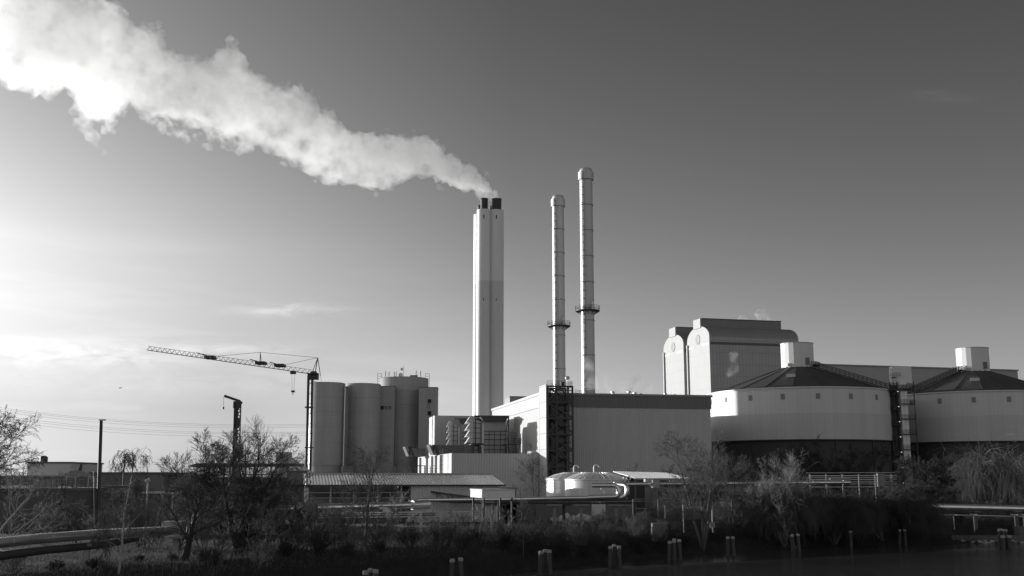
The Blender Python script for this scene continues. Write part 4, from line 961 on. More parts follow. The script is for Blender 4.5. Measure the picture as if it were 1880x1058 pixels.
# white box container
D = 145
wb = thing('white_container', 'plain pale box container right of the shed, its left end sunlit', 'container', (XX(886, D), D, ZZ(914.5, D)), R(14))
w_ = XX(947, D) - XX(886, D); hb = ZZ(900, D) - ZZ(914.5, D)
m = MB(); m.box(0, w_, 0, 7.5, 0, hb); m.build('body', mat('container_paint', .62, .5, var=.05), wb, smooth=False)
m = MB(); m.box(-.04, 0, .02, 7.48, .05, hb - .05); m.build('end_panel', white_clad, wb, smooth=False)
m = MB(); m.box(-.1, w_ + .1, -.1, 7.6, hb, hb + .12); m.build('lid', coping_m, wb, smooth=False)
for x in (.3, w_ - .3):
    for y in (.4, 7.0):
        m = MB(); m.bar((x, y, -(wb.location.z - G) - .3), (x, y, 0), .22); m.build('leg', dark_steel, wb, smooth=False)
o = tag(MB().box(XX(916, 178), XX(948, 178), 178, 181, G, ZZ(895.5, 178)).build('louvred_box', band_dark, smooth=False), 'low dark louvred box showing above the pale container', 'box')

# ---- sheet metal tanks with goosenecks
def sheet_tank(label, px, D, hw, ytop_edge, ytop, lightm):
    X = XX(px, D); r_ = hw / FPX * D; s = thing('sheet_metal_tank', label, 'tank', (X, D, G), 0, 'sheet metal tanks with gooseneck vents')
    he = ZZ(ytop_edge, D - r_) - G; ht = ZZ(ytop, D) - G
    m = MB(); m.lathe([(r_, -1), (r_, he - .25), (r_ + .1, he - .2), (r_ + .1, he)], 56, close=False); m.build('shell', lightm, s, ang=50)
    m = MB(); m.lathe([(r_ + .1, he), (r_ * .75, he + (ht - he) * .5), (r_ * .4, he + (ht - he) * .86), (.1, ht)], 28, close=False); m.build('dome_roof', tin_roof, s, ang=12)
    for k in range(28):
        a = 2 * PI * k / 28; m = MB(); pr = [(r_ + .12, he + .04), (r_ * .75, he + (ht - he) * .5 + .05), (r_ * .4, he + (ht - he) * .86 + .05)]
        m.bar((pr[0][0] * math.cos(a), pr[0][0] * math.sin(a), pr[0][1]), (pr[1][0] * math.cos(a), pr[1][0] * math.sin(a), pr[1][1]), .1); m.bar((pr[1][0] * math.cos(a), pr[1][0] * math.sin(a), pr[1][1]), (pr[2][0] * math.cos(a), pr[2][0] * math.sin(a), pr[2][1]), .1); m.build('roof_rib', tin_roof, s, smooth=False)
    m = MB(); c = Vector((-.3, 0, ht - .2)); pts = [c, c + Vector((0, 0, .9))] + [c + Vector((.45 - .45 * math.cos(t_), 0, .9 + .45 * math.sin(t_))) for t_ in np.linspace(.2, PI * .95, 8)]; m.tube(pts, .13, 10); m.build('gooseneck_vent', galv, s)
    return s
sheet_tank('rear sheet metal tank with a gooseneck vent, brighter and partly hidden at the left', 1056, 196, 53, 879, 866.5, tin)
sheet_tank('front streaky sheet metal tank with a gooseneck vent, behind the bent pipes', 1093, 183, 56, 880, 866.5, tin)
# ribbed canopy right of them
rc = thing('ribbed_canopy', 'low ribbed canopy roof sloping down to the right of the sheet metal tanks', 'canopy', (XX(1140, 196), 196, G), R(8)); w_ = XX(1245, 196) - XX(1140, 196); z0 = ZZ(866, 196) - G
m = MB(); n = 22
row = [(((i + a) * w_ / n), o_) for i in range(n) for a, o_ in ((0, 0), (.4, 0), (.5, .12), (.9, .12))] + [(w_, 0)]; vs = []
for x, o_ in row: vs += [(x + .8, -6, z0 - 1.25 + o_), (x - .6, 5, z0 + o_ - .0 - .25 * x / w_)]
m.add(vs, [(2 * i, 2 * i + 2, 2 * i + 3, 2 * i + 1) for i in range(len(row) - 1)]); m.build('roof', tin_roof, rc, smooth=False)
m = MB(); m.bar((.8, -6, z0 - 1.4), (w_ + .8, -6, z0 - 1.4), .2); m.build('edge_beam', mid_steel, rc, smooth=False)
for k in range(4):
    m = MB(); x = 1 + k * (w_ - 1) / 3; m.bar((x, -5.8, 0), (x, -5.8, z0 - 1.4), .2); m.build('post', mid_steel, rc, smooth=False)
m = MB(); m.box(0, w_, 4, 4.3, 0, z0 - .6); m.build('rear_wall', conc_d, rc, smooth=False)

# ================================================================== PIPELINES
def bend(pts, rad=1.2, n=6):
    pts = [Vector(p) for p in pts]; out = [pts[0]]
    for a, b_, c in zip(pts[:-2], pts[1:-1], pts[2:]):
        d0 = (a - b_); d1 = (c - b_); r_ = min(rad, d0.length * .48, d1.length * .48); p0 = b_ + d0.normalized() * r_; p1 = b_ + d1.normalized() * r_
        for k in range(n + 1):
            t_ = k / n; out.append((p0 * (1 - t_) ** 2 + b_ * 2 * t_ * (1 - t_) + p1 * t_ * t_))
    return out + [pts[-1]]
def pipeline(label, pts, r_, m_, rad=1.2, joints=6.0, name='pipeline', group=None):
    pts = bend(pts, rad); c0 = pts[0]
    s = thing(name, label, 'pipeline', (c0.x, c0.y, c0.z), 0, group)
    MB().tube(pts, r_, 20).build('pipe', m_, s, world=True)
    acc = 0
    for a, b_ in zip(pts[:-1], pts[1:]):
        L = (b_ - a).length; d = (b_ - a).normalized() if L > 0 else Vector((1, 0, 0))
        while acc < L:
            p = a + d * acc; MB().tube([p - d * .05, p + d * .05], r_ * 1.035, 20).build('band', m_, s, world=True); acc += joints
        acc -= L
    return s
def support(px, D, ytop, label='plain post carrying a pipeline', w=.35, arm=1.2, m_=mid_steel, group='pipeline support posts', z0=None):
    q = at(px, ytop, D); zb = gz1(q.x, D) if z0 is None else z0
    s = thing('pipe_support', label, 'pipe support', (q.x, D, zb - .2), 0, group)
    m = MB(); m.box(-w / 2, w / 2, -w / 2, w / 2, 0, q.z - zb); m.build('post', m_, s, smooth=False)
    m = MB(); m.box(-arm * .5, arm * .5, -1.0, 1.0, q.z - zb, q.z - zb + .2); m.build('saddle', m_, s, smooth=False)
    return s
# near left big pipes
pL = [at(-60, 1004, 72), at(60, 990.5, 80), at(180, 981, 88), at(330, 973.5, 99)]
pipeline('thick pale pipeline running from the left edge to its boxed end by the support post', pL, .38, pipe_m, joints=5)
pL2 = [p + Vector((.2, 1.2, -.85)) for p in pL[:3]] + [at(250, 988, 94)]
pipeline('thick shaded pipeline just below the pale one at the left edge', pL2, .30, mat('shaded_pipe_jacket', .06, .5, metal=.2, var=.3, scale=.7), joints=5)  # jacket coloured near black to stand in for shade under the pale pipe
q = at(318, 973, 99); o = tag(MB().box(q.x - .85, q.x + .85, 98.3, 100, q.z - .35, q.z + .75).build('pipe_box', conc, smooth=False), 'pale square box over the end of the thick near pipeline', 'box')
support(161, 87.3, 997, 'pale post with a wide head under the thick near pipeline, left of the birch', .38, 1.0, conc)
support(325, 99, 984, 'pale post under the boxed end of the thick near pipeline', .5, 1.6, conc)
# rising loop and middle pipe
pM = [at(338, 972, 122), at(366, 971, 124), at(368, 942, 126), at(400, 938.5, 132), at(470, 937.5, 137), at(560, 933, 142), at(700, 929, 147), at(768, 927, 150)]
pipeline('thick pipeline rising in a bend behind the biggest bare tree, below the low shed', pM, .48, pipe_m, 1.6)
pM2 = [at(356, 976, 127), at(357, 946, 129), at(398, 941, 136), at(420, 941, 138)]
pipeline('short second pipe bend just left of the rising pipeline bend', pM2, .4, pipe_old, 1.4)
q = at(755, 928, 150); o = tag(MB().tube([at(757, 927.5, 149), at(786, 926, 151)], .62, 18).build('pipe_end', pipe_old), 'wider capped end of the pipeline below the right half of the shed', 'pipe end')
q = at(448, 930, 134); o = tag(MB().box(q.x - 1.3, q.x + 1.3, 133, 135, q.z - .6, q.z + .5).build('valve_box', conc, smooth=False), 'pale valve box on the middle pipeline behind the big bare tree', 'box')
q = at(571, 931, 141); o = tag(MB().box(q.x - .9, q.x + .7, 140.4, 142, q.z - .7, q.z + .55).build('joint_box', conc_d, smooth=False), 'dark joint box on the middle pipeline by the shed gable', 'box')
for px, D, y in ((440, 137, 946), (566, 142, 942), (574, 143, 942), (640, 145, 939), (710, 147, 937)): support(px, D, y, 'plain post carrying the middle pipeline', .3, 1.0, galv if px in (566, 710) else mid_steel, 'posts under the middle pipeline')
# long right-hand expansion loops
pA = [at(770, 918.5, 168), at(930, 917, 163), at(1060, 914.5, 160), at(1150, 913.5, 158), at(1152.5, 891, 158), at(1128, 889.5, 160)]
pipeline('long pale pipe ending in the right-hand bend in front of the sheet metal tank', pA, .30, pipe_m, 1.2)
pB = [at(1088, 891.5, 157), at(1134, 891.5, 156.6), at(1137, 912, 156.6), at(1080, 913.5, 156.9)]
pipeline('bright pipe forming the left-hand bend in front of the sheet metal tank', pB, .34, pipe_m, 1.2)
pC = [at(1128, 889.5, 160.4), at(1200, 889, 163), at(1320, 888, 168), at(1440, 886.5, 173), at(1560, 886, 178)]
pipeline('straight pale pipe running right from the bends to the pipe rack', pC, .32, pipe_m, 1.2)
q = at(1204, 889, 162); pbx = thing('crossed_box', 'pale square box with a cross on its face, on the straight pipe', 'box', (q.x, 161.7, q.z - .55)); m = MB(); m.box(-.5, .5, 0, 1.4, 0, 1.15); m.build('body', conc, pbx, smooth=False); m = MB(); m.bar((-.45, -.03, .08), (.45, -.03, 1.08), .06); m.bar((.45, -.03, .08), (-.45, -.03, 1.08), .06); m.build('cross', galv, pbx, smooth=False)
q = at(1192, 884, 164); o = tag(MB().box(q.x - .7, q.x + .6, 163, 165, q.z - .25, q.z + .35).build('flat_box', conc, smooth=False), 'flat pale box just left of the crossed box on the straight pipe', 'box')
q = at(1110, 898, 158); ts = thing('white_bracket', 'small pale T shaped bracket inside the pipe bends', 'bracket', (q.x, 158.3, q.z - 1.2)); m = MB(); m.bar((0, 0, 0), (0, 0, 1.2), .14); m.box(-.5, .55, -.3, .3, 1.1, 1.4); m.build('bar', coping_m, ts, smooth=False)
q = at(1151, 878, 172); vw = thing('valve_pair', 'small pair of pale ring shaped valve wheels beside the ribbed canopy', 'valve', (q.x, 172, q.z)); m = MB()
for x in (-.3, .3):
    m.tube([(x + .28 * math.cos(t_), 0, .28 * math.sin(t_)) for t_ in np.linspace(0, 2 * PI, 13)], .05, 6); m.bar((x, 0, -.28), (x, 0, -2.5), .08)
m.build('wheel', galv, vw)
# truss bridge
br = thing('truss_bridge', 'dark steel truss bridge sloping down to the pale container and running on under the pipes', 'bridge', at(742, 897, 170))
m = MB(); A0, A1, A2 = at(742, 896, 172), at(905, 920, 165), at(1175, 918, 158); B0, B1, B2 = at(742, 903, 172), at(905, 925, 165), at(1175, 924.5, 158)
for dy in (0, 2.2):
    o_ = Vector((0, dy, 0)); n1, n2 = 12, 18
    m.bar(A0 + o_, A1 + o_, .28); m.bar(at(800, 921, 169) + o_, A1 + o_ - Vector((0, 0, .4)), .2); m.bar(A1 + o_, A2 + o_, .22); m.bar(B1 + o_, B2 + o_, .18)
    for k in range(n2):
        p = A1.lerp(A2, k / n2) + o_; q = B1.lerp(B2, (k + (k % 2)) / n2) + o_; m.bar(p, B1.lerp(B2, k / n2) + o_, .1); m.bar(p, B1.lerp(B2, (k + 1) / n2) + o_, .08)
    for k in range(8):
        t0 = k / 8; a = A0.lerp(A1, t0) + o_; c = at(742 + 163 * t0, 921, 170 - 5 * t0) + o_; c2 = at(742 + 163 * (t0 + .12), 921, 170 - 5 * t0) + o_
        if k > 2: m.bar(a, c, .13); m.bar(a, c2, .09)
m.build('truss', dark_steel, br, world=True, smooth=False)
m = MB(); m.add([A1 - Vector((0, .5, .1)), A2 - Vector((0, .5, .1)), A2 + Vector((0, 3, -.1)), A1 + Vector((0, 3, -.1)), A1 - Vector((0, .5, .2)), A2 - Vector((0, .5, .2)), A2 + Vector((0, 3, -.2)), A1 + Vector((0, 3, -.2))], [(0, 1, 2, 3), (7, 6, 5, 4), (0, 4, 5, 1), (1, 5, 6, 2), (2, 6, 7, 3), (3, 7, 4, 0)]); m.build('deck', mid_steel, br, world=True, smooth=False)
for px, D, mm in ((905, 165, dark_steel), (917, 164.5, dark_steel), (1018, 161.5, mid_steel), (1035, 162, dark_steel), (1067, 160.5, mid_steel), (1131, 159, mid_steel), (1145, 159.5, mid_steel)):
    s_ = support(px, D, 926, 'square dark post under the truss bridge and pipes', .42, 2.2, mm, 'posts under the truss bridge')
for px, yt in ((806, 926), (815, 925), (822, 927)):
    q = at(px, yt, 172); o = tag(MB().box(q.x - .18, q.x + .18, 171.8, 172.2, G - .2, q.z).box(q.x - .3, q.x + .5, 171.7, 172.3, q.z - .3, q.z).build('pale_column', coping_m, smooth=False), 'slim pale column under the sloping truss bridge', 'column', 'slim pale columns under the sloping bridge')
q = at(773, 941, 138); o = tag(MB().box(q.x - .17, q.x + .17, 137.9, 138.3, gz1(q.x, 138) - .3, q.z).build('white_post', white_clad, smooth=False), 'single bright white post standing in the open yard', 'post')
q = at(710, 935, 152); o = tag(MB().box(q.x - .12, q.x + .12, 151.9, 152.1, G - .2, q.z).box(q.x - .2, q.x + .2, 151.8, 152.2, G + 0, G + .8).build('thin_pale_post', coping_m, smooth=False), 'thin pale post with a thicker foot, left in the yard', 'post')
# graffiti wall and rubble
gw = thing('yard_wall', 'low dark yard wall with a pale hand-sprayed scribble below the truss bridge', 'wall', (XX(800, 178), 178, G)); w_ = XX(1160, 178) - XX(800, 178)
m = MB(); m.box(0, w_, 0, .4, -.3, 3.0); m.build('panel', conc_d, gw, smooth=False)
m = MB(); sc = [(4.0, .9), (4.6, 2.0), (4.9, 1.2), (5.2, 1.0), (5.4, 1.7), (5.7, 1.0), (6.2, 1.1), (6.9, 2.3), (7.1, 1.9), (6.7, 1.3), (7.2, 1.5), (7.5, 1.2), (7.9, 1.5), (8.2, 1.0)]
for (a, b_), (c, d) in zip(sc[:-1], sc[1:]): m.bar((a, -.02, b_), (c, -.02, d), .12)
m.build('sprayed_scribble', coping_m, gw, smooth=False)
def rubble(px, D, n, r0, label):
    q = at(px, 955, D); s = MB()
    for k in range(n):
        x = q.x + random.gauss(0, r0); y = D + random.gauss(0, r0 * .6); rr = random.uniform(.35, .75); z = G + rr * .4 + random.random() * .9 * max(0, 1 - abs(x - q.x) / r0)
        b_ = bmesh_ico(rr); s.add([(x + p[0] * random.uniform(.8, 1.2), y + p[1], z + p[2] * .8) for p in b_[0]], b_[1])
    return tag(s.build('rubble_heap', rock, smooth=False), label, 'rubble heap', 'heaps of pale rubble')
import bmesh
def bmesh_ico(r_, sub=1):
    bm = bmesh.new(); bmesh.ops.create_icosphere(bm, subdivisions=sub, radius=r_)
    for v_ in bm.verts: v_.co += Vector((random.uniform(-1, 1), random.uniform(-1, 1), random.uniform(-1, 1))) * r_ * .16
    out = ([tuple(v_.co) for v_ in bm.verts], [tuple(v_.index for v_ in f.verts) for f in bm.faces]); bm.free(); return out
rubble(1046, 172, 26, 1.4, 'heap of pale rubble behind the left posts of the bridge')
rubble(1072, 171, 30, 1.3, 'heap of pale rubble behind the right posts of the bridge')
# van in the yard
vq = at(777, 955, 158); vn = thing('parked_van', 'small dark van with a pale bonnet parked behind the white post', 'van', (vq.x, 158, G + .12), R(6))
m = MB(); m.prism([(-2.1, .45), (-2.1, 1.0), (-1.3, 1.2), (-.8, 1.85), (2.0, 1.95), (2.1, .5)], -.85, .85); m.build('body', conc, vn, smooth=False)
m = MB(); m.prism([(-1.2, 1.24), (-.78, 1.74), (1.7, 1.8), (1.7, 1.25)], -.87, .87); m.build('window', glass_m, vn, smooth=False)
for x in (-1.4, 1.3):
    for y in (-.8, .8):
        m = MB(); m.lathe([(.1, -.1), (.34, -.1), (.34, .1), (.1, .1)], 16, close=True); m.xf(Matrix.Translation((x, y, .34)) @ Matrix.Rotation(R(90), 4, 'X')); m.build('wheel', dark_ob, vn)
m = MB(); m.box(-2.14, -2.08, -.8, -.5, .7, .9); m.build('headlight', white_clad, vn, smooth=False)
m = MB(); m.box(-2.14, -2.08, .5, .8, .7, .9); m.build('headlight', white_clad, vn, smooth=False)

# ================================================================== RIGHT YARD AND BANK
pR = [at(1697, 930, 165), at(1790, 932, 166), at(1960, 936, 167)]
pipeline('bright pipeline along the right-hand bank, coming out from behind the willow', pR, .46, pipe_m, joints=8)
pR2 = [p + Vector((0, -.6, -1.15)) for p in pR]
pipeline('thin rail-like pipe just below the bright right-hand pipeline', pR2, .07, galv, joints=50)
for px in (1712, 1750, 1787, 1862, 1878): support(px, 164.5, 944, 'thin post below the bright right-hand pipeline', .14, .3, galv, 'thin posts below the right-hand pipeline')
for px in (1716, 1790, 1866): support(px, 165.8, 938, 'stout saddle post below the bright right-hand pipeline', .4, 1.0, conc_d, 'saddle posts below the right-hand pipeline')
qb = tag(MB().box(XX(1668, 166), XX(1693, 166), 166, 168, G, ZZ(914, 166)).build('brick_kiosk', conc_d, smooth=False), 'small dark kiosk at the willow end of the right-hand pipeline', 'kiosk')
# pipe rack
D = 188
rk = thing('pipe_rack', 'rack of many thin parallel pipes and a grey cabinet behind the willows', 'pipe rack', (XX(1475, D), D, G)); w_ = XX(1642, D) - XX(1475, D)
m = MB()
for y_, r_ in ((868.5, .05), (874, .09), (877.5, .06), (881, .09), (885.5, .08), (889, .06), (894.5, .09)):
    z = ZZ(y_, D) - G; m.tube([(0 + random.random(), 0, z), (w_, 0, z + .05)], r_, 8)
m.build('pipes', galv, rk)
for k in range(6):
    m = MB(); x = w_ * (k + .3) / 5.6; m.bar((x, .2, 0), (x, .2, ZZ(871, D) - G), .2); m.build('upright', mid_steel, rk, smooth=False)
m = MB(); m.box(w_ * .26, w_ * .48, -.6, .2, ZZ(889, D) - G, ZZ(878, D) - G); m.box(w_ * .78, w_ * .86, -.5, .2, ZZ(893, D) - G, ZZ(870, D) - G); m.build('cabinet', mid_steel, rk, smooth=False)
# second low pipe bundle behind the multi stemmed tree
lw = thing('low_pipe_bundle', 'bundle of thin low pipes in shade below the straight pipe', 'pipe bundle', (XX(1160, 150), 150, G)); w_ = XX(1420, 150) - XX(1160, 150)
m = MB()
for y_ in (917, 921, 934): z = ZZ(y_, 150) - G; m.tube([(0, 0, z), (w_, 6, z + .1)], .06, 8)
m.build('pipes', mid_steel, lw)
for k in range(6):
    m = MB(); x = w_ * k / 5.5; m.bar((x, k * .9, -.3), (x, k * .9, ZZ(917, 150) - G), .16); m.build('upright', mid_steel, lw, smooth=False)
lw2 = thing('low_pipe_bundle', 'bundle of thin low pipes in the open yard below the low shed', 'pipe bundle', (XX(585, 146), 146, G)); w_ = XX(905, 146) - XX(585, 146)
m = MB()
for y_, r_ in ((943, .07), (946.5, .05), (951, .07)): z = ZZ(y_, 146) - G; m.tube([(0, 0, z), (w_, 5, z + .1)], r_, 8)
m.build('pipes', galv, lw2)
for k in range(8):
    m = MB(); x = w_ * k / 7.3; m.bar((x, k * .7, -.3), (x, k * .7, ZZ(941, 146) - G), .14); m.build('upright', mid_steel, lw2, smooth=False)
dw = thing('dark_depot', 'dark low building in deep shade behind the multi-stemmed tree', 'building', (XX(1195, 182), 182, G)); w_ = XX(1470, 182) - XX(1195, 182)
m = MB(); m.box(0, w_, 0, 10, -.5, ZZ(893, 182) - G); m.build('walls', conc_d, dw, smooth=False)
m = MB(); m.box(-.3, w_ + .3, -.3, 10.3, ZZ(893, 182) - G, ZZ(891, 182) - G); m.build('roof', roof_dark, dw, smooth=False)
for k in range(8):
    m = MB(); x = 1 + k * w_ / 8.3; m.box(x, x + 1.6, -.05, .02, 3, 4.5); m.build('window', glass_m, dw, smooth=False)
for px, yt in ((1220.5, 929), (1254, 927), (1307, 929)):
    q = at(px, yt, 142); s_ = thing('yard_marker', 'thin pale marker post with a small sign plate low down, behind the dark brush', 'marker post', (q.x, 142, G), 0, 'thin marker posts in the shaded yard'); m = MB(); m.bar((0, 0, -.2), (0, 0, q.z - G), .12); m.build('post', galv, s_, smooth=False)
    if px != 1254:
        m = MB(); m.box(-.35, .3, -.1, .0, .4, 1.1); m.build('plate', conc, s_, smooth=False)
b_ = tag(MB().box(XX(1195, 136), XX(1222, 136), 136, 138, 1.5, ZZ(961, 136)).build('bank_hut', conc_d, smooth=False), 'small dark concrete hut half hidden in the brush of the bank', 'hut')
# quay wall
qw = thing('quay_wall', 'dark quay wall with a light streaky rubble edge at the water, far right', 'quay wall', (XX(1735, 160), 160, 0), R(4))
m = MB(); m.box(0, 16, 0, 1.2, -1, 1.0); m.box(10.4, 30, .6, 2.2, -1, 2.2); m.build('wall', mat('stained_quay_concrete', .10, .85, var=.6, streak=False, scale=2.5, fine=.4), qw, smooth=False)
m = MB(); m.rail([(-3, 2.5, 2.2), (28, 2.5, 2.2)], 1.1, 2, .05, 2); m.build('railing', dark_steel, qw, smooth=False)
for k in range(26):
    m = MB(); x = random.uniform(.5, 11); s_ = bmesh_ico(random.uniform(.1, .42)); zz_ = random.uniform(-.1, .35); yy_ = -random.uniform(.1, .9); m.add([(x + p[0] * 1.3, yy_ + p[1], zz_ + p[2] * .7) for p in s_[0]], s_[1]); m.build('stone', conc, qw, smooth=False)

# ---- mooring dolphins
def dolphin(px, y_cap, n, label, zc_=2.15, spread=.42, rr=.2):
    b_ = ray(px, y_cap); Dd = (zc_ - EYE) / b_[1]; x = b_[0] * Dd
    s = thing('mooring_dolphin', label, 'mooring pile', (x, Dd, 0), 0, 'mooring piles standing in the river')
    offs = {1: [(0, 0)], 2: [(-.36, 0), (.36, .1)], 3: [(-.42, 0), (.42, .1), (0, .6)], 4: [(-.5, 0), (0, -.1), (.5, .1), (.05, .7)]}[n]
    for i, (ox, oy) in enumerate(offs):
        zc_ += random.uniform(-.09, .09); ox += random.uniform(-.07, .07)
        m = MB(); m.tube([(ox * 1.35 + random.uniform(-.1, .1), oy * 1.2, -2), (ox, oy, zc_ - .2 + .04 * i)], [rr * 1.15, rr], 12); m.build('pile', timber, s)
        m = MB(); m.lathe([(rr + .02, zc_ - .24 + .04 * i), (rr + .03, zc_ + .04 * i - .02), (rr - .05, zc_ + .05 + .04 * i), (.01, zc_ + .06 + .04 * i)], 12, (ox, oy, 0)); m.build('pile_cap', pilecap, s)
    return s
for px, y, n, lb_ in ((680, 1050, 3, 'three-pile mooring cluster at the bottom edge, only its pale caps showing'), (837, 1028.5, 2, 'two-pile mooring cluster, second from the left'),
        (1001, 1013.5, 3, 'three-pile mooring cluster below the sheet metal tanks'), (1128, 1002.5, 3, 'three-pile mooring cluster between the bridge posts and the depot'),
        (1238.5, 993, 4, 'four-pile mooring cluster left of the multi-stemmed tree'), (1341, 986.5, 2, 'two-pile mooring pair right of the multi-stemmed tree'), (1460, 981, 2, 'two-pile mooring pair in front of the left willow'),
        (1561, 975.5, 1, 'single mooring pile with a pale cap in front of the wide willow'), (1657, 971.5, 2, 'two-pile mooring pair at the right end of the wide willow'), (1840, 972, 4, 'tallest stout mooring cluster with pale caps, far right')):
    s_ = dolphin(px, y, n, lb_, zc_=2.15 if px < 1800 else 2.5)
q = s_.location; m = MB()
for ox in (-.38, .42):
    m = MB(); m.tube([(ox, -.9, -2), (ox, -.9, 1.55)], .27, 12); m.build('pile', timber, s_); m = MB(); m.lathe([(.3, 1.45), (.32, 1.75), (.01, 1.8)], 12, (ox, -.9, 0)); m.build('pile_cap', pilecap, s_)
for px, y in ((737, 1001), (900, 1015), (965, 1009), (1213, 997), (1600, 981)):
    b_ = ray(px, y + 3); Dd = (1.0 - EYE) / b_[1]; x = b_[0] * Dd; zb = gz1(x, Dd)
    if px in (965, 1213, 1600):
        o = tag(MB().box(x - .13, x + .13, Dd - .05, Dd + .05, zb - .4, max(1.3, zb + .5)).build('bank_marker', pilecap, smooth=False), 'tiny pale marker plate low on the dark bank', 'marker', 'tiny pale markers on the bank')

# ================================================================== TREES AND BRUSH
K = 7
def grow(start, dire, length, r0, wander, trop, rs, K=K, taper=.35):
    """polylines for N branches at once"""
    n = len(start); P = np.zeros((n, K, 3)); P[:, 0] = start; d = dire.copy(); step = (length / (K - 1))[:, None]
    for i in range(1, K):
        d = d + rs.normal(0, wander, (n, 3)) + np.array([0, 0, trop]) ; d /= np.linalg.norm(d, axis=1, keepdims=True)
        P[:, i] = P[:, i - 1] + d * step
    Rr = r0[:, None] * (1 - (1 - taper) * np.linspace(0, 1, K)[None, :])
    return P, Rr
def branch(P, Rr, length, nchild, ang, ratio, t0, rs, rratio=.55, tpow=1.0):
    n, K, _ = P.shape; m = n * nchild; par = np.repeat(np.arange(n), nchild)
    t = t0 + (1 - t0) * rs.random(m) ** tpow; f = t * (K - 1); i = np.minimum(f.astype(int), K - 2); a = (f - i)[:, None]
    S = P[par, i] * (1 - a) + P[par, i + 1] * a; T = P[par, i + 1] - P[par, i]; T /= np.linalg.norm(T, axis=1, keepdims=True)
    rv = rs.normal(0, 1, (m, 3)); rv -= T * (rv * T).sum(1, keepdims=True); rv /= np.linalg.norm(rv, axis=1, keepdims=True)
    th = np.radians(rs.normal(ang, ang * .25, m))[:, None]; Dn = T * np.cos(th) + rv * np.sin(th)
    L = length[par] * ratio * (1.15 - .55 * t) * rs.uniform(.7, 1.25, m); r_ = (Rr[par, i] * (1 - a[:, 0]) + Rr[par, i + 1] * a[:, 0]) * rratio * rs.uniform(.7, 1.05, m)
    return S, Dn, L, r_
def tree(name, label, x, y, h, levels, seed, lean=(0, 0), trunk_r=.2, m_trunk=None, m_twig=None, n_stems=1, stem_spread=.15, trunk_split=2, group=None, z=None, rmin=.011, cat='tree', buds=0, stem_wander=.07):
    rs = np.random.default_rng(seed); z = gz1(x, y) if z is None else z
    s = thing(name, label, cat, (x, y, z - .2), 0, group)
    st_ = np.zeros((n_stems, 3)); st_[:, :2] = rs.normal(0, .12 * (n_stems > 1), (n_stems, 2)); d = np.zeros((n_stems, 3)); d[:, 2] = 1; d[:, :2] = rs.normal(0, stem_spread, (n_stems, 2)) + np.array(lean)
    d /= np.linalg.norm(d, axis=1, keepdims=True); L = np.full(n_stems, h) * rs.uniform(.8, 1.0, n_stems) if n_stems > 1 else np.array([h]); r0 = np.full(n_stems, trunk_r)
    P, Rr = grow(st_, d, L, r0, stem_wander, .02, rs, taper=.25)
    mt = MB(); mt.polys(P, Rr, 8); mc = MB()
    for li, lv in enumerate(levels):
        S, Dn, L, r_ = branch(P, Rr, L, lv['n'], lv['ang'], lv['ratio'], lv.get('t0', .3), rs, lv.get('rr', .55))
        r_ = np.maximum(r_, rmin); P, Rr = grow(S, Dn, L, r_, lv.get('wander', .14), lv.get('trop', .03), rs, K=lv.get('K', K), taper=.4)
        (mt if li < trunk_split else mc).polys(P, np.maximum(Rr, rmin * .8), 5 if li < 2 else 3)
    if buds:
        T = P[:, -1]; m_ = np.repeat(T, buds, 0) + rs.normal(0, .25, (len(T) * buds, 3)); q = np.stack([m_, m_ + rs.normal(0, .09, m_.shape)], 1); mc.polys(q, np.full(q.shape[:2], .035), 3)
    mt.build('trunk', m_trunk or bark, s); mc.build('crown', m_twig or twig_m, s)
    return s
def lv(n, ang, ratio, **k): return dict(n=n, ang=ang, ratio=ratio, **k)
def gpos(px, py, zg=G):
    b_ = ray(px, py); Dd = (zg - EYE) / b_[1]; return b_[0] * Dd, Dd
def T(px, D): return XX(px, D), D
# 1 left edge birches reaching in from the left
x, y = T(-34, 100)
tree('birch_tree', 'large bare birch reaching in from the left edge with fine drooping twigs', x, y, 11.6, [lv(16, 58, .52, t0=.12, wander=.12, trop=.05), lv(10, 42, .55, t0=.15, wander=.10, trop=.02), lv(7, 38, .5, t0=.15, wander=.10, trop=-.03), lv(5, 32, .55, t0=.1, wander=.12, trop=-.14, K=5)], 3, trunk_r=.24, m_trunk=bark, rmin=.0135)
x, y = T(-14, 88)
tree('birch_tree', 'low pale barked birch at the left edge in front of the dark round tank', x, y, 7.0, [lv(12, 58, .7, t0=.1, wander=.10, trop=.06), lv(8, 45, .5, wander=.10), lv(6, 40, .5, K=5), lv(3, 35, .5, K=4)], 31, trunk_r=.13, m_trunk=bark_lt, m_twig=twig_lt, rmin=.013, lean=(.3, 0))
# 2 slim birch
x, y = T(233, 83)
tree('birch_tree', 'slim white barked birch with hanging twigs in front of the thick pale pipeline', x, y, 8.9, [lv(22, 50, .27, t0=.15, wander=.15, trop=.06), lv(6, 45, .5, wander=.11, trop=-.05), lv(7, 45, 1.0, wander=.10, trop=-.34), lv(3, 25, .8, wander=.08, trop=-.5, K=5)], 5, trunk_r=.11, m_trunk=bark_lt, m_twig=twig_m, rmin=.009, trunk_split=1)
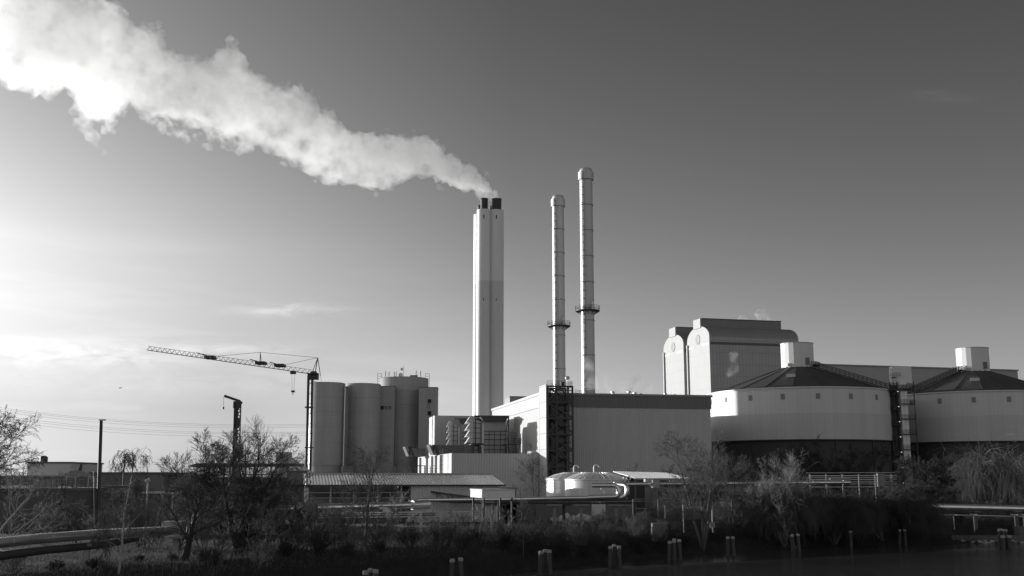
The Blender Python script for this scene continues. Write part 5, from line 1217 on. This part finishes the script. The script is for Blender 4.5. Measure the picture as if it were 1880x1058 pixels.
# 3 biggest dark tree
x, y = T(446, 98)
tree('spreading_tree', 'biggest bare tree with dark crooked spreading limbs left of the low shed', x, y, 9.0, [lv(8, 48, .62, t0=.14, wander=.13, trop=.05, rr=.62), lv(8, 42, .58, t0=.2, wander=.10, trop=.03, rr=.55), lv(7, 42, .62, t0=.2, wander=.09, trop=.03), lv(4, 28, .95, t0=.1, wander=.05, trop=.02, K=5)], 12, trunk_r=.36, n_stems=3, stem_spread=.38, m_trunk=twig_dk, m_twig=twig_dk, rmin=.0125)
x, y = T(352, 92)
tree('spreading_tree', 'dense twiggy tree between the slim birch and the biggest bare tree', x, y, 8.0, [lv(10, 45, .6, t0=.15), lv(8, 45, .55), lv(6, 40, .62, wander=.09), lv(4, 28, .9, wander=.05, K=5)], 14, trunk_r=.18, n_stems=2, stem_spread=.3, m_trunk=twig_dk, m_twig=twig_m, rmin=.016)
x, y = T(530, 104)
tree('spreading_tree', 'low twiggy tree between the biggest bare tree and the shed gable', x, y, 6.0, [lv(9, 45, .6, t0=.15), lv(7, 45, .55), lv(6, 42, .5, wander=.11), lv(4, 38, .5, K=5)], 15, trunk_r=.14, n_stems=2, stem_spread=.35, m_trunk=twig_dk, m_twig=twig_dk, rmin=.016)
# 4 slim tree with a few leaves
x, y = T(675, 108)
tree('slim_tree', 'slender dark tree with a few clinging leaves in front of the shed roof', x, y, 9.9, [lv(14, 40, .46, t0=.22, wander=.12, trop=.06), lv(8, 42, .5, wander=.10, trop=.02), lv(6, 40, .5, K=5)], 25, trunk_r=.14, m_trunk=bark, m_twig=twig_dk, buds=0, n_stems=2, stem_spread=.12, rmin=.013)
x, y = T(741, 112)
tree('sapling', 'small pale bare sapling right of the slender leafy tree', x, y, 4.4, [lv(12, 45, .5, t0=.2), lv(7, 42, .5), lv(5, 40, .5, K=4)], 41, trunk_r=.06, m_trunk=bark_lt, m_twig=twig_lt, cat='sapling', rmin=.012)
# 5 pale sapling stems
for i, px in enumerate((858, 866, 879, 884, 893, 903, 915)):
    x, y = T(px, 118 + (i % 3))
    tree('pale_sapling', 'thin pale leaning sapling stem in the clump below the truss bridge', x, y, 3.3 + (i % 3) * .5, [lv(6, 22, .4, t0=.3, wander=.05, trop=.05), lv(4, 20, .5, K=4)], 50 + i, trunk_r=.035, m_trunk=bark_lt, m_twig=twig_m, cat='sapling', group='clump of pale sapling stems', lean=(.14 - .05 * (i % 2), 0), rmin=.012, stem_wander=.03)
x, y = T(960, 116)
tree('slim_tree', 'very slim straight tree with short side twigs right of the pale container', x, y, 7.6, [lv(34, 62, .2, t0=.15, wander=.1), lv(5, 40, .5, K=4)], 61, trunk_r=.06, m_trunk=bark, m_twig=twig_m, rmin=.014)
x, y = T(985, 168)
tree('slim_tree', 'bare tree in front of the annex just left of the stair tower', x, y, 9.6, [lv(14, 45, .36, t0=.35, wander=.1, trop=.05), lv(8, 40, .5), lv(5, 38, .5, K=4)], 63, trunk_r=.12, m_trunk=bark, m_twig=twig_m, rmin=.018)
# 8 multi stemmed tree
x, y = T(1284, 140)
tree('multi_stemmed_tree', 'tall bare multi-stemmed tree in front of the right end of the hall', x, y, 13.8, [lv(10, 40, .40, t0=.25, wander=.13, trop=.05, rr=.6), lv(8, 42, .5, t0=.2, wander=.10, trop=.03), lv(6, 40, .62, wander=.09), lv(3, 28, .95, wander=.05, K=5)], 71, trunk_r=.2, n_stems=4, stem_spread=.25, m_trunk=bark, m_twig=twig_m, rmin=.012, stem_wander=.1)
for i, (px, D, h) in enumerate(((1340, 156, 9.5), (1400, 150, 10.2), (1455, 148, 10.6))):
    x, y = T(px, D)
    tree('twiggy_tree', ('pale twiggy tree just right of the multi-stemmed tree', 'pale twiggy tree in the middle of the three right of the multi-stemmed tree', 'brightest pale twiggy tree, right above the left willow')[i], x, y, h, [lv(11, 45, .55, t0=.3, wander=.13, trop=.06), lv(8, 42, .52, wander=.11, trop=.03), lv(6, 38, .62, wander=.09), lv(3, 28, .95, wander=.05, K=4)], 80 + i, trunk_r=.16, n_stems=2, stem_spread=.25, m_trunk=bark, m_twig=twig_lt if i == 2 else twig_m, rmin=.011)
# 10 willows: a dome of long hanging strands over a stout trunk
def willow(label, px, D, ztop, rx, n, seed, mt=twig_m, zlow=.6, rmin=.02):
    rs = np.random.default_rng(seed); x, y = T(px, D); z = gz1(x, y); h = ztop - z
    s = thing('weeping_willow', label, 'tree', (x, y, z - .2))
    st_ = np.zeros((3, 3)); d = np.zeros((3, 3)); d[:, 2] = 1; d[:, :2] = rs.normal(0, .35, (3, 2)); d /= np.linalg.norm(d, axis=1, keepdims=True); L = np.full(3, h * .7)
    P, Rr = grow(st_, d, L, np.full(3, .26), .1, .02, rs); mt_ = MB(); mt_.polys(P, Rr, 8)
    S, Dn, L, r_ = branch(P, Rr, L, 9, 55, .7, .35, rs); P, Rr = grow(S, Dn, L, r_, .14, .04, rs); mt_.polys(P, Rr, 5); mt_.build('trunk', bark, s)
    mc = MB(); S, Dn, L, r_ = branch(P, Rr, L, 7, 45, .5, .3, rs); P2, R2 = grow(S, Dn, L, np.maximum(r_, .03), .16, 0, rs); mc.polys(P2, R2, 4)
    # strands start on a lumpy dome and hang
    nc = 26; ca = rs.uniform(0, 2 * PI, nc); ce = np.arcsin(rs.uniform(.0, 1, nc)); cq = rs.uniform(.55, 1.05, nc); who = rs.integers(0, nc, n)
    C0 = np.stack([rx * np.cos(ca) * np.cos(ce) * cq, rx * .8 * np.sin(ca) * np.cos(ce) * cq, h * (.45 + .5 * np.sin(ce) * cq * rs.uniform(.75, 1.0, nc))], 1)
    st_ = C0[who] + rs.normal(0, 1, (n, 3)) * np.array([rx * .10, rx * .10, h * .045]); st_[:, 2] = np.minimum(st_[:, 2], h)
    out = C0[who] * np.array([1, 1, 0]); out /= np.linalg.norm(out, axis=1, keepdims=True) + .01
    d = out * rs.uniform(.2, 1.2, (n, 1)) + np.array([0, 0, .7]) + rs.normal(0, .45, (n, 3)); d /= np.linalg.norm(d, axis=1, keepdims=True)
    L = np.minimum(rs.uniform(.25, 1.0, n) ** 1.4 * h * .9, np.maximum(.5, (st_[:, 2] - zlow * rs.uniform(0, 2.5, n)) * 1.1))
    P, Rr = grow(st_, d, L, np.full(n, rmin), .16, -.38, rs, K=8, taper=.5); mc.polys(P, Rr, 3)
    S, Dn, L2, r_ = branch(P, Rr, L, 2, 40, .4, .1, rs); P, Rr = grow(S, Dn, L2, np.full(len(S), rmin * .8), .16, -.2, rs, K=4); mc.polys(P, Rr, 3)
    mc.build('crown', mt, s); return s
willow('weeping willow over the water behind the mooring pair, leftmost one by the bank', 1432, 149, 8.6, 4.6, 2600, 91, twig_m)
willow('widest weeping willow, covering the bank in front of the pipe rack', 1610, 157, 7.9, 6.6, 3600, 92, twig_md)
willow('shaggy willow between the leftmost willow and the widest one', 1522, 154, 7.6, 4.6, 2400, 95, twig_md)
willow('round topped weeping willow in front of the farther big round tank', 1832, 205, 15.0, 6.8, 3600, 93, twig_wl, rmin=.026)
for i, (px, D, h, lb_) in enumerate(((1650, 178, 8.5, 'dark bare tree at the foot of the stair column'), (1712, 185, 10.0, 'dark bare tree left of the round topped willow'), (1570, 225, 12, 'dim bare tree in front of the nearer big tank base'), (1510, 228, 13, 'dim bare tree behind the brightest twiggy tree'), (1690, 172, 6.5, 'low dark tree at the kiosk by the right-hand pipeline'))):
    x, y = T(px, D)
    tree('dark_tree', lb_, x, y, h, [lv(12, 45, .5, t0=.2), lv(9, 42, .5, wander=.10), lv(8, 42, .5, wander=.11, K=5), lv(4, 40, .5, K=4)], 100 + i, trunk_r=.16, n_stems=3, stem_spread=.3, m_trunk=twig_dk, m_twig=twig_dk, rmin=.022)
for i, (px, D, h, lb_) in enumerate(((1151, 215, 8.6, 'small bare treetop above the ribbed canopy, in front of the ribbed hall front'), (1226, 212, 9.2, 'small bare treetop at the right end of the ribbed canopy'), (458, 240, 14.5, 'bare treetop behind the canopy, left of the conveyor housing'), (492, 245, 14.0, 'bare treetop just left of the conveyor housing'), (548, 250, 13.0, 'small hazy treetop between conveyor chute and crane mast'))):
    x, y = T(px, D)
    tree('distant_tree', lb_, x, y, h, [lv(12, 42, .4, t0=.35), lv(8, 40, .5), lv(7, 38, .5, K=4)], 120 + i, trunk_r=.14, m_trunk=bark, m_twig=twig_m, rmin=.022)
# bushes
def bush(label, px, D, h, seed, m_, n=26, group=None, name='bush'):
    x, y = T(px, D)
    return tree(name, label, x, y, h, [lv(4, 30, .5, t0=.2, wander=.1), lv(4, 32, .5, wander=.15, K=5), lv(3, 35, .5, K=4)], seed, trunk_r=.03, n_stems=n, stem_spread=.55, m_trunk=m_, m_twig=m_, cat='bush', group=group, rmin=.012, trunk_split=1)
bush('pale bare bush at the right, between the round topped willow and the bright pipeline', 1806, 172, 3.4, 201, twig_lt, 40)
bush('small pale bush at the bottom left corner', 40, 80, 1.7, 202, twig_lt, 30)
bush('pale arching bush at the foot of the biggest bare tree', 482, 91, 2.4, 203, twig_lt, 14)
rb_ = np.random.default_rng(5)
scrub = [(105, 108, 3.4), (150, 110, 4.0), (205, 104, 3.4), (268, 106, 4.6), (300, 108, 4.6), (340, 104, 5.0), (385, 93, 4.6), (412, 99, 5.2), (480, 95, 4.2), (505, 101, 5.0), (555, 100, 4.0), (590, 103, 4.4), (615, 106, 3.6), (645, 104, 3.0), (705, 108, 3.0), (780, 113, 2.8), (840, 114, 3.0), (925, 117, 3.6), (1005, 121, 3.4), (1048, 123, 3.6), (1100, 128, 4.2), (1160, 132, 4.0), (1215, 137, 4.4), (1330, 146, 5.2), (1375, 151, 5.6)]
for i, (px, D, h) in enumerate(scrub):
    x, y = T(px, D)
    tree('bare_shrub', 'tall bare tangled shrub in the scrub between river and yard', x, y, h, [lv(7, 34, .55, t0=.1, wander=.09, trop=.03), lv(6, 34, .6, wander=.09, K=6), lv(5, 34, .6, K=4)], 600 + i, trunk_r=.05, n_stems=6, stem_spread=.38, m_trunk=(bark, twig_m, twig_md)[i % 3], m_twig=(twig_m, twig_md, twig_lt)[i % 3] if px < 620 else (twig_md, twig_m)[i % 2], cat='shrub', group='tall bare shrubs in the scrub', rmin=.010, trunk_split=1)
bushspots = [(120, 82), (190, 84), (270, 90), (330, 92), (395, 90), (530, 96), (590, 99), (640, 101), (700, 104), (760, 107), (810, 110), (850, 112), (930, 117), (980, 118), (1030, 121), (1075, 124), (1120, 127), (1170, 131), (1215, 134), (1250, 139), (1310, 144), (1370, 149), (1490, 156), (1560, 160), (1640, 162), (1700, 166), (1750, 170), (1860, 176),
             (560, 110), (620, 114), (700, 118), (1000, 132), (1100, 138), (1180, 142), (830, 124), (1340, 156), (600, 104), (460, 104), (870, 118), (1050, 128)]
for i, (px, D) in enumerate(bushspots):
    bush('dark tangled bush in the brush along the river bank', px, D, float(rb_.uniform(1.5, 2.8)) * (1.2 if 900 < px < 1300 else (.35 if px < 345 else .8 if px < 800 else 1.)), 300 + i, twig_dk, 30, 'dark tangled bushes along the river bank', 'bank_bush')
# brush and grass that nobody could count
rs = np.random.default_rng(77); n = 90000
X_ = rs.uniform(-75, 95, n * 3); Y_ = rs.uniform(58, 178, n * 3); sd = bank_sd(X_, Y_)
ang = np.abs(X_ / Y_) < .52
keep = (sd > .3) & (sd < 26) & ang & (rs.random(n * 3) < np.exp(-sd / 16)); X_ = X_[keep][:n]; Y_ = Y_[keep][:n]
Z_ = gz(X_, Y_) - .05; m_ = len(X_); clump = .55 + .45 * vnoise(X_, Y_, 2.3, 4)
L_ = np.clip(rs.gamma(3, .28, m_) * (1.05 + .6 * clump), .25, 2.6) * (1 - (.66 * np.clip((bank_sd(X_, Y_) - 8) / 7, 0, 1) + .2 * np.clip((-X_ - 18) / 14, 0, 1)) * np.clip((-X_ + 3) / 14, 0, 1)); d = rs.normal(0, .45, (m_, 3)); d[:, 2] = 1; d /= np.linalg.norm(d, axis=1, keepdims=True)
P, Rr = grow(np.stack([X_, Y_, Z_], 1), d, L_, np.full(m_, .016), .28, -.07, rs, K=4, taper=.4)
mb = MB(); mb.polys(P, Rr, 3); tag(mb.build('bank_brush', twig_dk, smooth=False), kind='stuff')
n = 60000
X_ = rs.uniform(-75, 40, n); Y_ = rs.uniform(62, 150, n); sd = bank_sd(X_, Y_); keep = (sd > 6) & (sd < 60) & (np.abs(X_ / Y_) < .52); X_ = X_[keep]; Y_ = Y_[keep]; Z_ = gz(X_, Y_) - .03; m_ = len(X_)
L_ = rs.uniform(.12, .45, m_) * (1 + .5 * vnoise(X_, Y_, 1.7, 9)); d = rs.normal(0, .3, (m_, 3)); d[:, 2] = 1; d /= np.linalg.norm(d, axis=1, keepdims=True)
P, Rr = grow(np.stack([X_, Y_, Z_], 1), d, np.abs(L_) + .08, np.full(m_, .018), .15, -.1, rs, K=3, taper=.3)
mb = MB(); mb.polys(P, Rr, 3); tag(mb.build('yard_grass', mat('dry_grass', .15, .95, var=.3, scale=.6), smooth=False), kind='stuff')

# ================================================================== STEAM
PD, PG, PN = .055, .75, (.20, .41, 12.0)
scene.cycles.volume_step_rate = .12
scene.cycles.volume_max_steps = 400
def steam_mat(name, dens, g=.45, noise=None, outlet=False):
    m = bpy.data.materials.new(name); m.use_nodes = True; t = m.node_tree; t.nodes.clear()
    o = N(t, 'ShaderNodeOutputMaterial'); p = N(t, 'ShaderNodeVolumePrincipled'); p.inputs['Color'].default_value = grey(.998); p.inputs['Anisotropy'].default_value = g; p.inputs['Density'].default_value = dens
    if noise:
        tc = N(t, 'ShaderNodeTexCoord'); nz = N(t, 'ShaderNodeTexNoise'); nz.inputs['Scale'].default_value = noise[0]; nz.inputs['Detail'].default_value = 5.0; nz.inputs['Roughness'].default_value = .72
        t.links.new(tc.outputs['Object'], nz.inputs['Vector'])
        v_ = M_(t, 'MULTIPLY', M_(t, 'SUBTRACT', nz.outputs[0], noise[1], clamp=True), dens * noise[2])
        if outlet:      # thickest where it leaves the flues, thinner as it spreads downwind
            s3 = N(t, 'ShaderNodeSeparateXYZ'); t.links.new(tc.outputs['Object'], s3.inputs[0])
            v_ = M_(t, 'MULTIPLY', v_, M_(t, 'ADD', 1.0, M_(t, 'MULTIPLY', M_(t, 'DIVIDE', M_(t, 'ADD', s3.outputs[0], 70.0), 60.0, clamp=True), 2.2)))
        t.links.new(v_, p.inputs['Density'])
    t.links.new(p.outputs[0], o.inputs['Volume']); return m
def puffs(name, label, spheres, m_, voxel, disp, cat='steam', keep_largest=False):
    bm = bmesh.new(); bmesh.ops.create_icosphere(bm, subdivisions=2, radius=1.0)
    bv = np.array([v_.co[:] for v_ in bm.verts]); bf = np.array([[v_.index for v_ in f.verts] for f in bm.faces]); bm.free()
    S_ = np.array(spheres); V = (bv[None] * S_[:, None, 3:4] + S_[:, None, :3]).reshape(-1, 3); F = (bf[None] + (np.arange(len(S_)) * len(bv))[:, None, None]).reshape(-1, 3)
    me = bpy.data.meshes.new(name); me.from_pydata(V.tolist(), [], F.tolist()); me.materials.append(m_)
    o = bpy.data.objects.new(name, me); COL.objects.link(o)
    r_ = o.modifiers.new('remesh', 'REMESH'); r_.mode = 'VOXEL'; r_.voxel_size = voxel
    for i, (s_, k, dp) in enumerate(disp):
        tx = bpy.data.textures.new('%s_clouds_%d' % (name, i), 'CLOUDS'); tx.noise_scale = s_; tx.noise_depth = dp; tx.noise_basis = 'ORIGINAL_PERLIN'
        dm = o.modifiers.new('billow', 'DISPLACE'); dm.texture = tx; dm.strength = k; dm.mid_level = .5; dm.texture_coords = 'LOCAL'
    r2 = o.modifiers.new('remesh_again', 'REMESH'); r2.mode = 'VOXEL'; r2.voxel_size = voxel * .85
    dg = bpy.context.evaluated_depsgraph_get(); me2 = bpy.data.meshes.new_from_object(o.evaluated_get(dg), depsgraph=dg)
    o.modifiers.clear(); o.data = me2; me2.name = name
    if keep_largest:        # drop the little cavities and crumbs the remeshing leaves
        nv = len(me2.vertices); ed = np.empty(len(me2.edges) * 2, dtype=np.int32); me2.edges.foreach_get('vertices', ed); ed = ed.reshape(-1, 2); lab = np.arange(nv)
        for _ in range(400):
            old = lab.copy(); mn = np.minimum(lab[ed[:, 0]], lab[ed[:, 1]]); np.minimum.at(lab, ed[:, 0], mn); np.minimum.at(lab, ed[:, 1], mn); lab = lab[lab]
            if (old == lab).all(): break
        big = np.bincount(lab).argmax(); bm = bmesh.new(); bm.from_mesh(me2); bm.verts.ensure_lookup_table(); bmesh.ops.delete(bm, geom=[bm.verts[int(i)] for i in np.nonzero(lab != big)[0]], context='VERTS'); bm.to_mesh(me2); bm.free()
    if not me2.materials: me2.materials.append(m_)
    return tag(o, label, cat, kind=None)
rs = random.Random(4)
TOPB = [(908, 345, 362), (895, 322, 362), (880, 304, 361), (840, 286, 355), (800, 258, 336), (770, 242, 334), (740, 238, 345), (700, 242, 355), (650, 236, 345), (610, 205, 345), (575, 172, 330), (550, 152, 315), (500, 150, 288), (460, 118, 272), (430, 70, 262), (405, 80, 252), (350, 100, 236), (310, 88, 228), (290, 35, 222), (250, 38, 202), (210, 0, 215), (190, -20, 270), (165, -20, 245), (130, -25, 205), (90, -40, 192), (50, -50, 176), (0, -80, 162), (-60, -120, 150), (-130, -160, 140)]
def env(px):
    for (x1, a1, b1), (x0, a0, b0) in zip(TOPB[:-1], TOPB[1:]):
        if x0 <= px <= x1:
            t_ = (px - x0) / (x1 - x0); return a0 + (a1 - a0) * t_, b0 + (b1 - b0) * t_
    return None
sph = []
def puff(px, cy, r_):
    a, b_ = env(min(905, max(-125, px))); c = (a + b_) / 2; hh = (b_ - a) / 2; off = math.sqrt(max(0, 1 - ((cy - c) / hh) ** 2)) * hh * .7; D0 = 331 + (905 - px) * .015
    q = at(px, cy, D0 + rs.uniform(-off, off) / FPX * D0); return [q.x, q.y, q.z, r_ / FPX * D0]
for k in range(900):
    px = rs.uniform(-120, 906); a, b_ = env(px); hgt = b_ - a; r_ = min(max(rs.uniform(.10, .26) * hgt, 3.2), 36)
    cy = rs.uniform(a + r_ * 1.05, b_ - r_ * 1.05)
    if all(cy - r_ * .72 > env(min(905, max(-125, px + dx * r_)))[0] and cy + r_ * .72 < env(min(905, max(-125, px + dx * r_)))[1] for dx in (-.7, .7)):
        sph.append(puff(px, cy, r_))
for px, cy, r_ in ((150, 226, 15), (158, 237, 13), (168, 249, 12), (178, 260, 11), (185, 270, 9), (190, 280, 7), (194, 238, 10), (204, 220, 11), (205, 240, 7), (172, 262, 6), (215, 14, 14), (228, 24, 8), (292, 44, 11), (297, 58, 9), (425, 82, 12), (432, 96, 11), (380, 92, 7), (552, 160, 8)): sph.append(puff(px, cy, r_))
kids = []
for (x, y, z, r_) in list(sph):
    if r_ < .9: continue
    for j in range(9):
        d = Vector((rs.gauss(0, 1), rs.gauss(0, 1), rs.gauss(0, 1))).normalized(); k_ = rs.uniform(.22, .42) * r_; kids.append((x + d.x * (r_ - k_ * .35), y + d.y * (r_ - k_ * .35), z + d.z * (r_ - k_ * .35), k_))
sph += kids
for px in (883, 893, 903, 910):     # leaving the flues
    q = at(px, 362, 330); sph.append((q.x, q.y, q.z, 1.3)); q = at(px - 4, 354, 330); sph.append((q.x, q.y, q.z, 1.8))
tag(puffs('steam_plume', 'huge white steam plume drifting up left from the concrete chimney', sph, steam_mat('steam', PD, PG, PN, True), .5, ((7.0, 4.5, 2), (2.8, 3.4, 3), (1.3, 2.2, 3), (.7, .9, 2)), keep_largest=True), cat='steam plume')
rw = random.Random(9); wsp = []
for k in range(150):
    px = rw.uniform(262, 470); b_ = env(px)[1]; cy = b_ + rw.uniform(-14, 30) * (1 - abs(px - 360) / 140); r_ = rw.uniform(3, 9); q = at(px, cy, 334 + rw.uniform(-4, 4)); wsp.append((q.x, q.y, q.z, r_ / FPX * 334))
for k in range(40):
    px = rw.uniform(500, 900); e_ = env(px); up = rw.random() < .6; cy = (e_[0] - rw.uniform(-4, 6)) if up else (e_[1] + rw.uniform(-4, 6)); q = at(px, cy, 333 + rw.uniform(-4, 4)); wsp.append((q.x, q.y, q.z, rw.uniform(3, 7) / FPX * 333))
wo_ = puffs('torn_wisps', None, wsp, steam_mat('thin_steam', .09, .6, (.35, .42, 6.0)), .5, ((2.8, 3.0, 3), (1.2, 1.4, 2)), cat=None)
wo_.parent = [o for o in bpy.data.objects if o.name == 'steam_plume'][0]
def wisp(name, label, px, py, D, w_, h_, seed, dens, lean=0.0):
    r2_ = random.Random(seed); sp = []
    for k in range(40):
        t_ = r2_.random(); x = px + (r2_.random() - .5) * w_ * (1 - .5 * t_) + lean * t_; y_ = py - h_ * t_; q = at(x, y_, D + r2_.uniform(-2, 2)); sp.append((q.x, q.y, q.z, (r2_.uniform(.10, .2) * min(w_, h_)) / FPX * D + .3))
    return puffs(name, label, sp, steam_mat(name + '_steam', dens, .3, (.28, .44, 7.0)), .5, ((4.0, 2.4, 3), (1.4, 1.0, 2)))
wisp('steam_wisp', 'faint steam drifting over the hall roof right of the taller steel stack', 1150, 724, 292, 120, 34, 1, .10)
wisp('steam_wisp', 'faint steam crossing the foot of the taller steel stack', 1088, 715, 286, 24, 60, 5, .10, -12)
wisp('steam_wisp', 'thin steam wisp above the left part of the nearer arched boiler house roof', 1362, 590, 402, 26, 10, 2, .10)
wisp('steam_wisp', 'thin steam wisp above the right end of the nearer arched boiler house roof', 1412, 592, 402, 30, 22, 3, .12, -20)
wisp('steam_wisp', 'pale steam wisp in front of the dark side wall of the nearer arched boiler house', 1342, 692, 370, 22, 46, 4, .055, 6)

# ================================================================== parts that sit on parts
SUBS = {'railing': ('platform', 'deck'), 'instrument_box': ('platform',), 'landing_railing': ('landing',), 'gooseneck_vent': ('dome_roof',), 'roof_rib': ('dome_roof',), 'roof_seam': ('cone_roof',), 'roof_hatch': ('cone_roof',),
        'lantern_cap': ('lantern',), 'lantern_door': ('lantern',), 'lantern_vent': ('lantern',), 'louvre': ('inlet_box',), 'inlet_ribs': ('inlet_box',), 'duct_frame': ('duct',), 'monitor_roof': ('roof_monitor',), 'monitor_end': ('roof_monitor',),
        'pile_cap': ('pile',), 'wall_vent': ('upper_wall',), 'base_rib': ('brick_base',), 'flue': ('upper_shaft',), 'round_window': ('gable_wall',), 'gable_stripe': ('gable_wall',), 'side_stripe': ('long_wall',), 'wall_grille': ('long_wall',), 'saddle': ('post',),
        'roof_ventilator': ('top_railing',), 'side_coping': ('side_band',), 'roof_vent': ('roof',), 'roof_housing': ('roof',), 'pilaster': ('end_wall',), 'window': ('walls', 'body'), 'opening': ('walls',), 'aerial': ('shell',), 'dish': ('roof_plant',), 'gutter': ('roof',)}
for root in [o for o in bpy.data.objects if o.parent is None and o.get('category') and len(o.children)]:
    kids_ = list(root.children); base = lambda o: o.name.split('.')[0]; seen = {}
    for k_ in kids_:
        b_ = base(k_)
        if b_ in SUBS:
            for pn in SUBS[b_]:
                ps = [q for q in kids_ if base(q) == pn]
                if ps:
                    i_ = seen.get(b_, 0); seen[b_] = i_ + 1; k_.parent = ps[i_ % len(ps)] if b_ in ('pile_cap', 'landing_railing', 'flue') else ps[0]
                    break
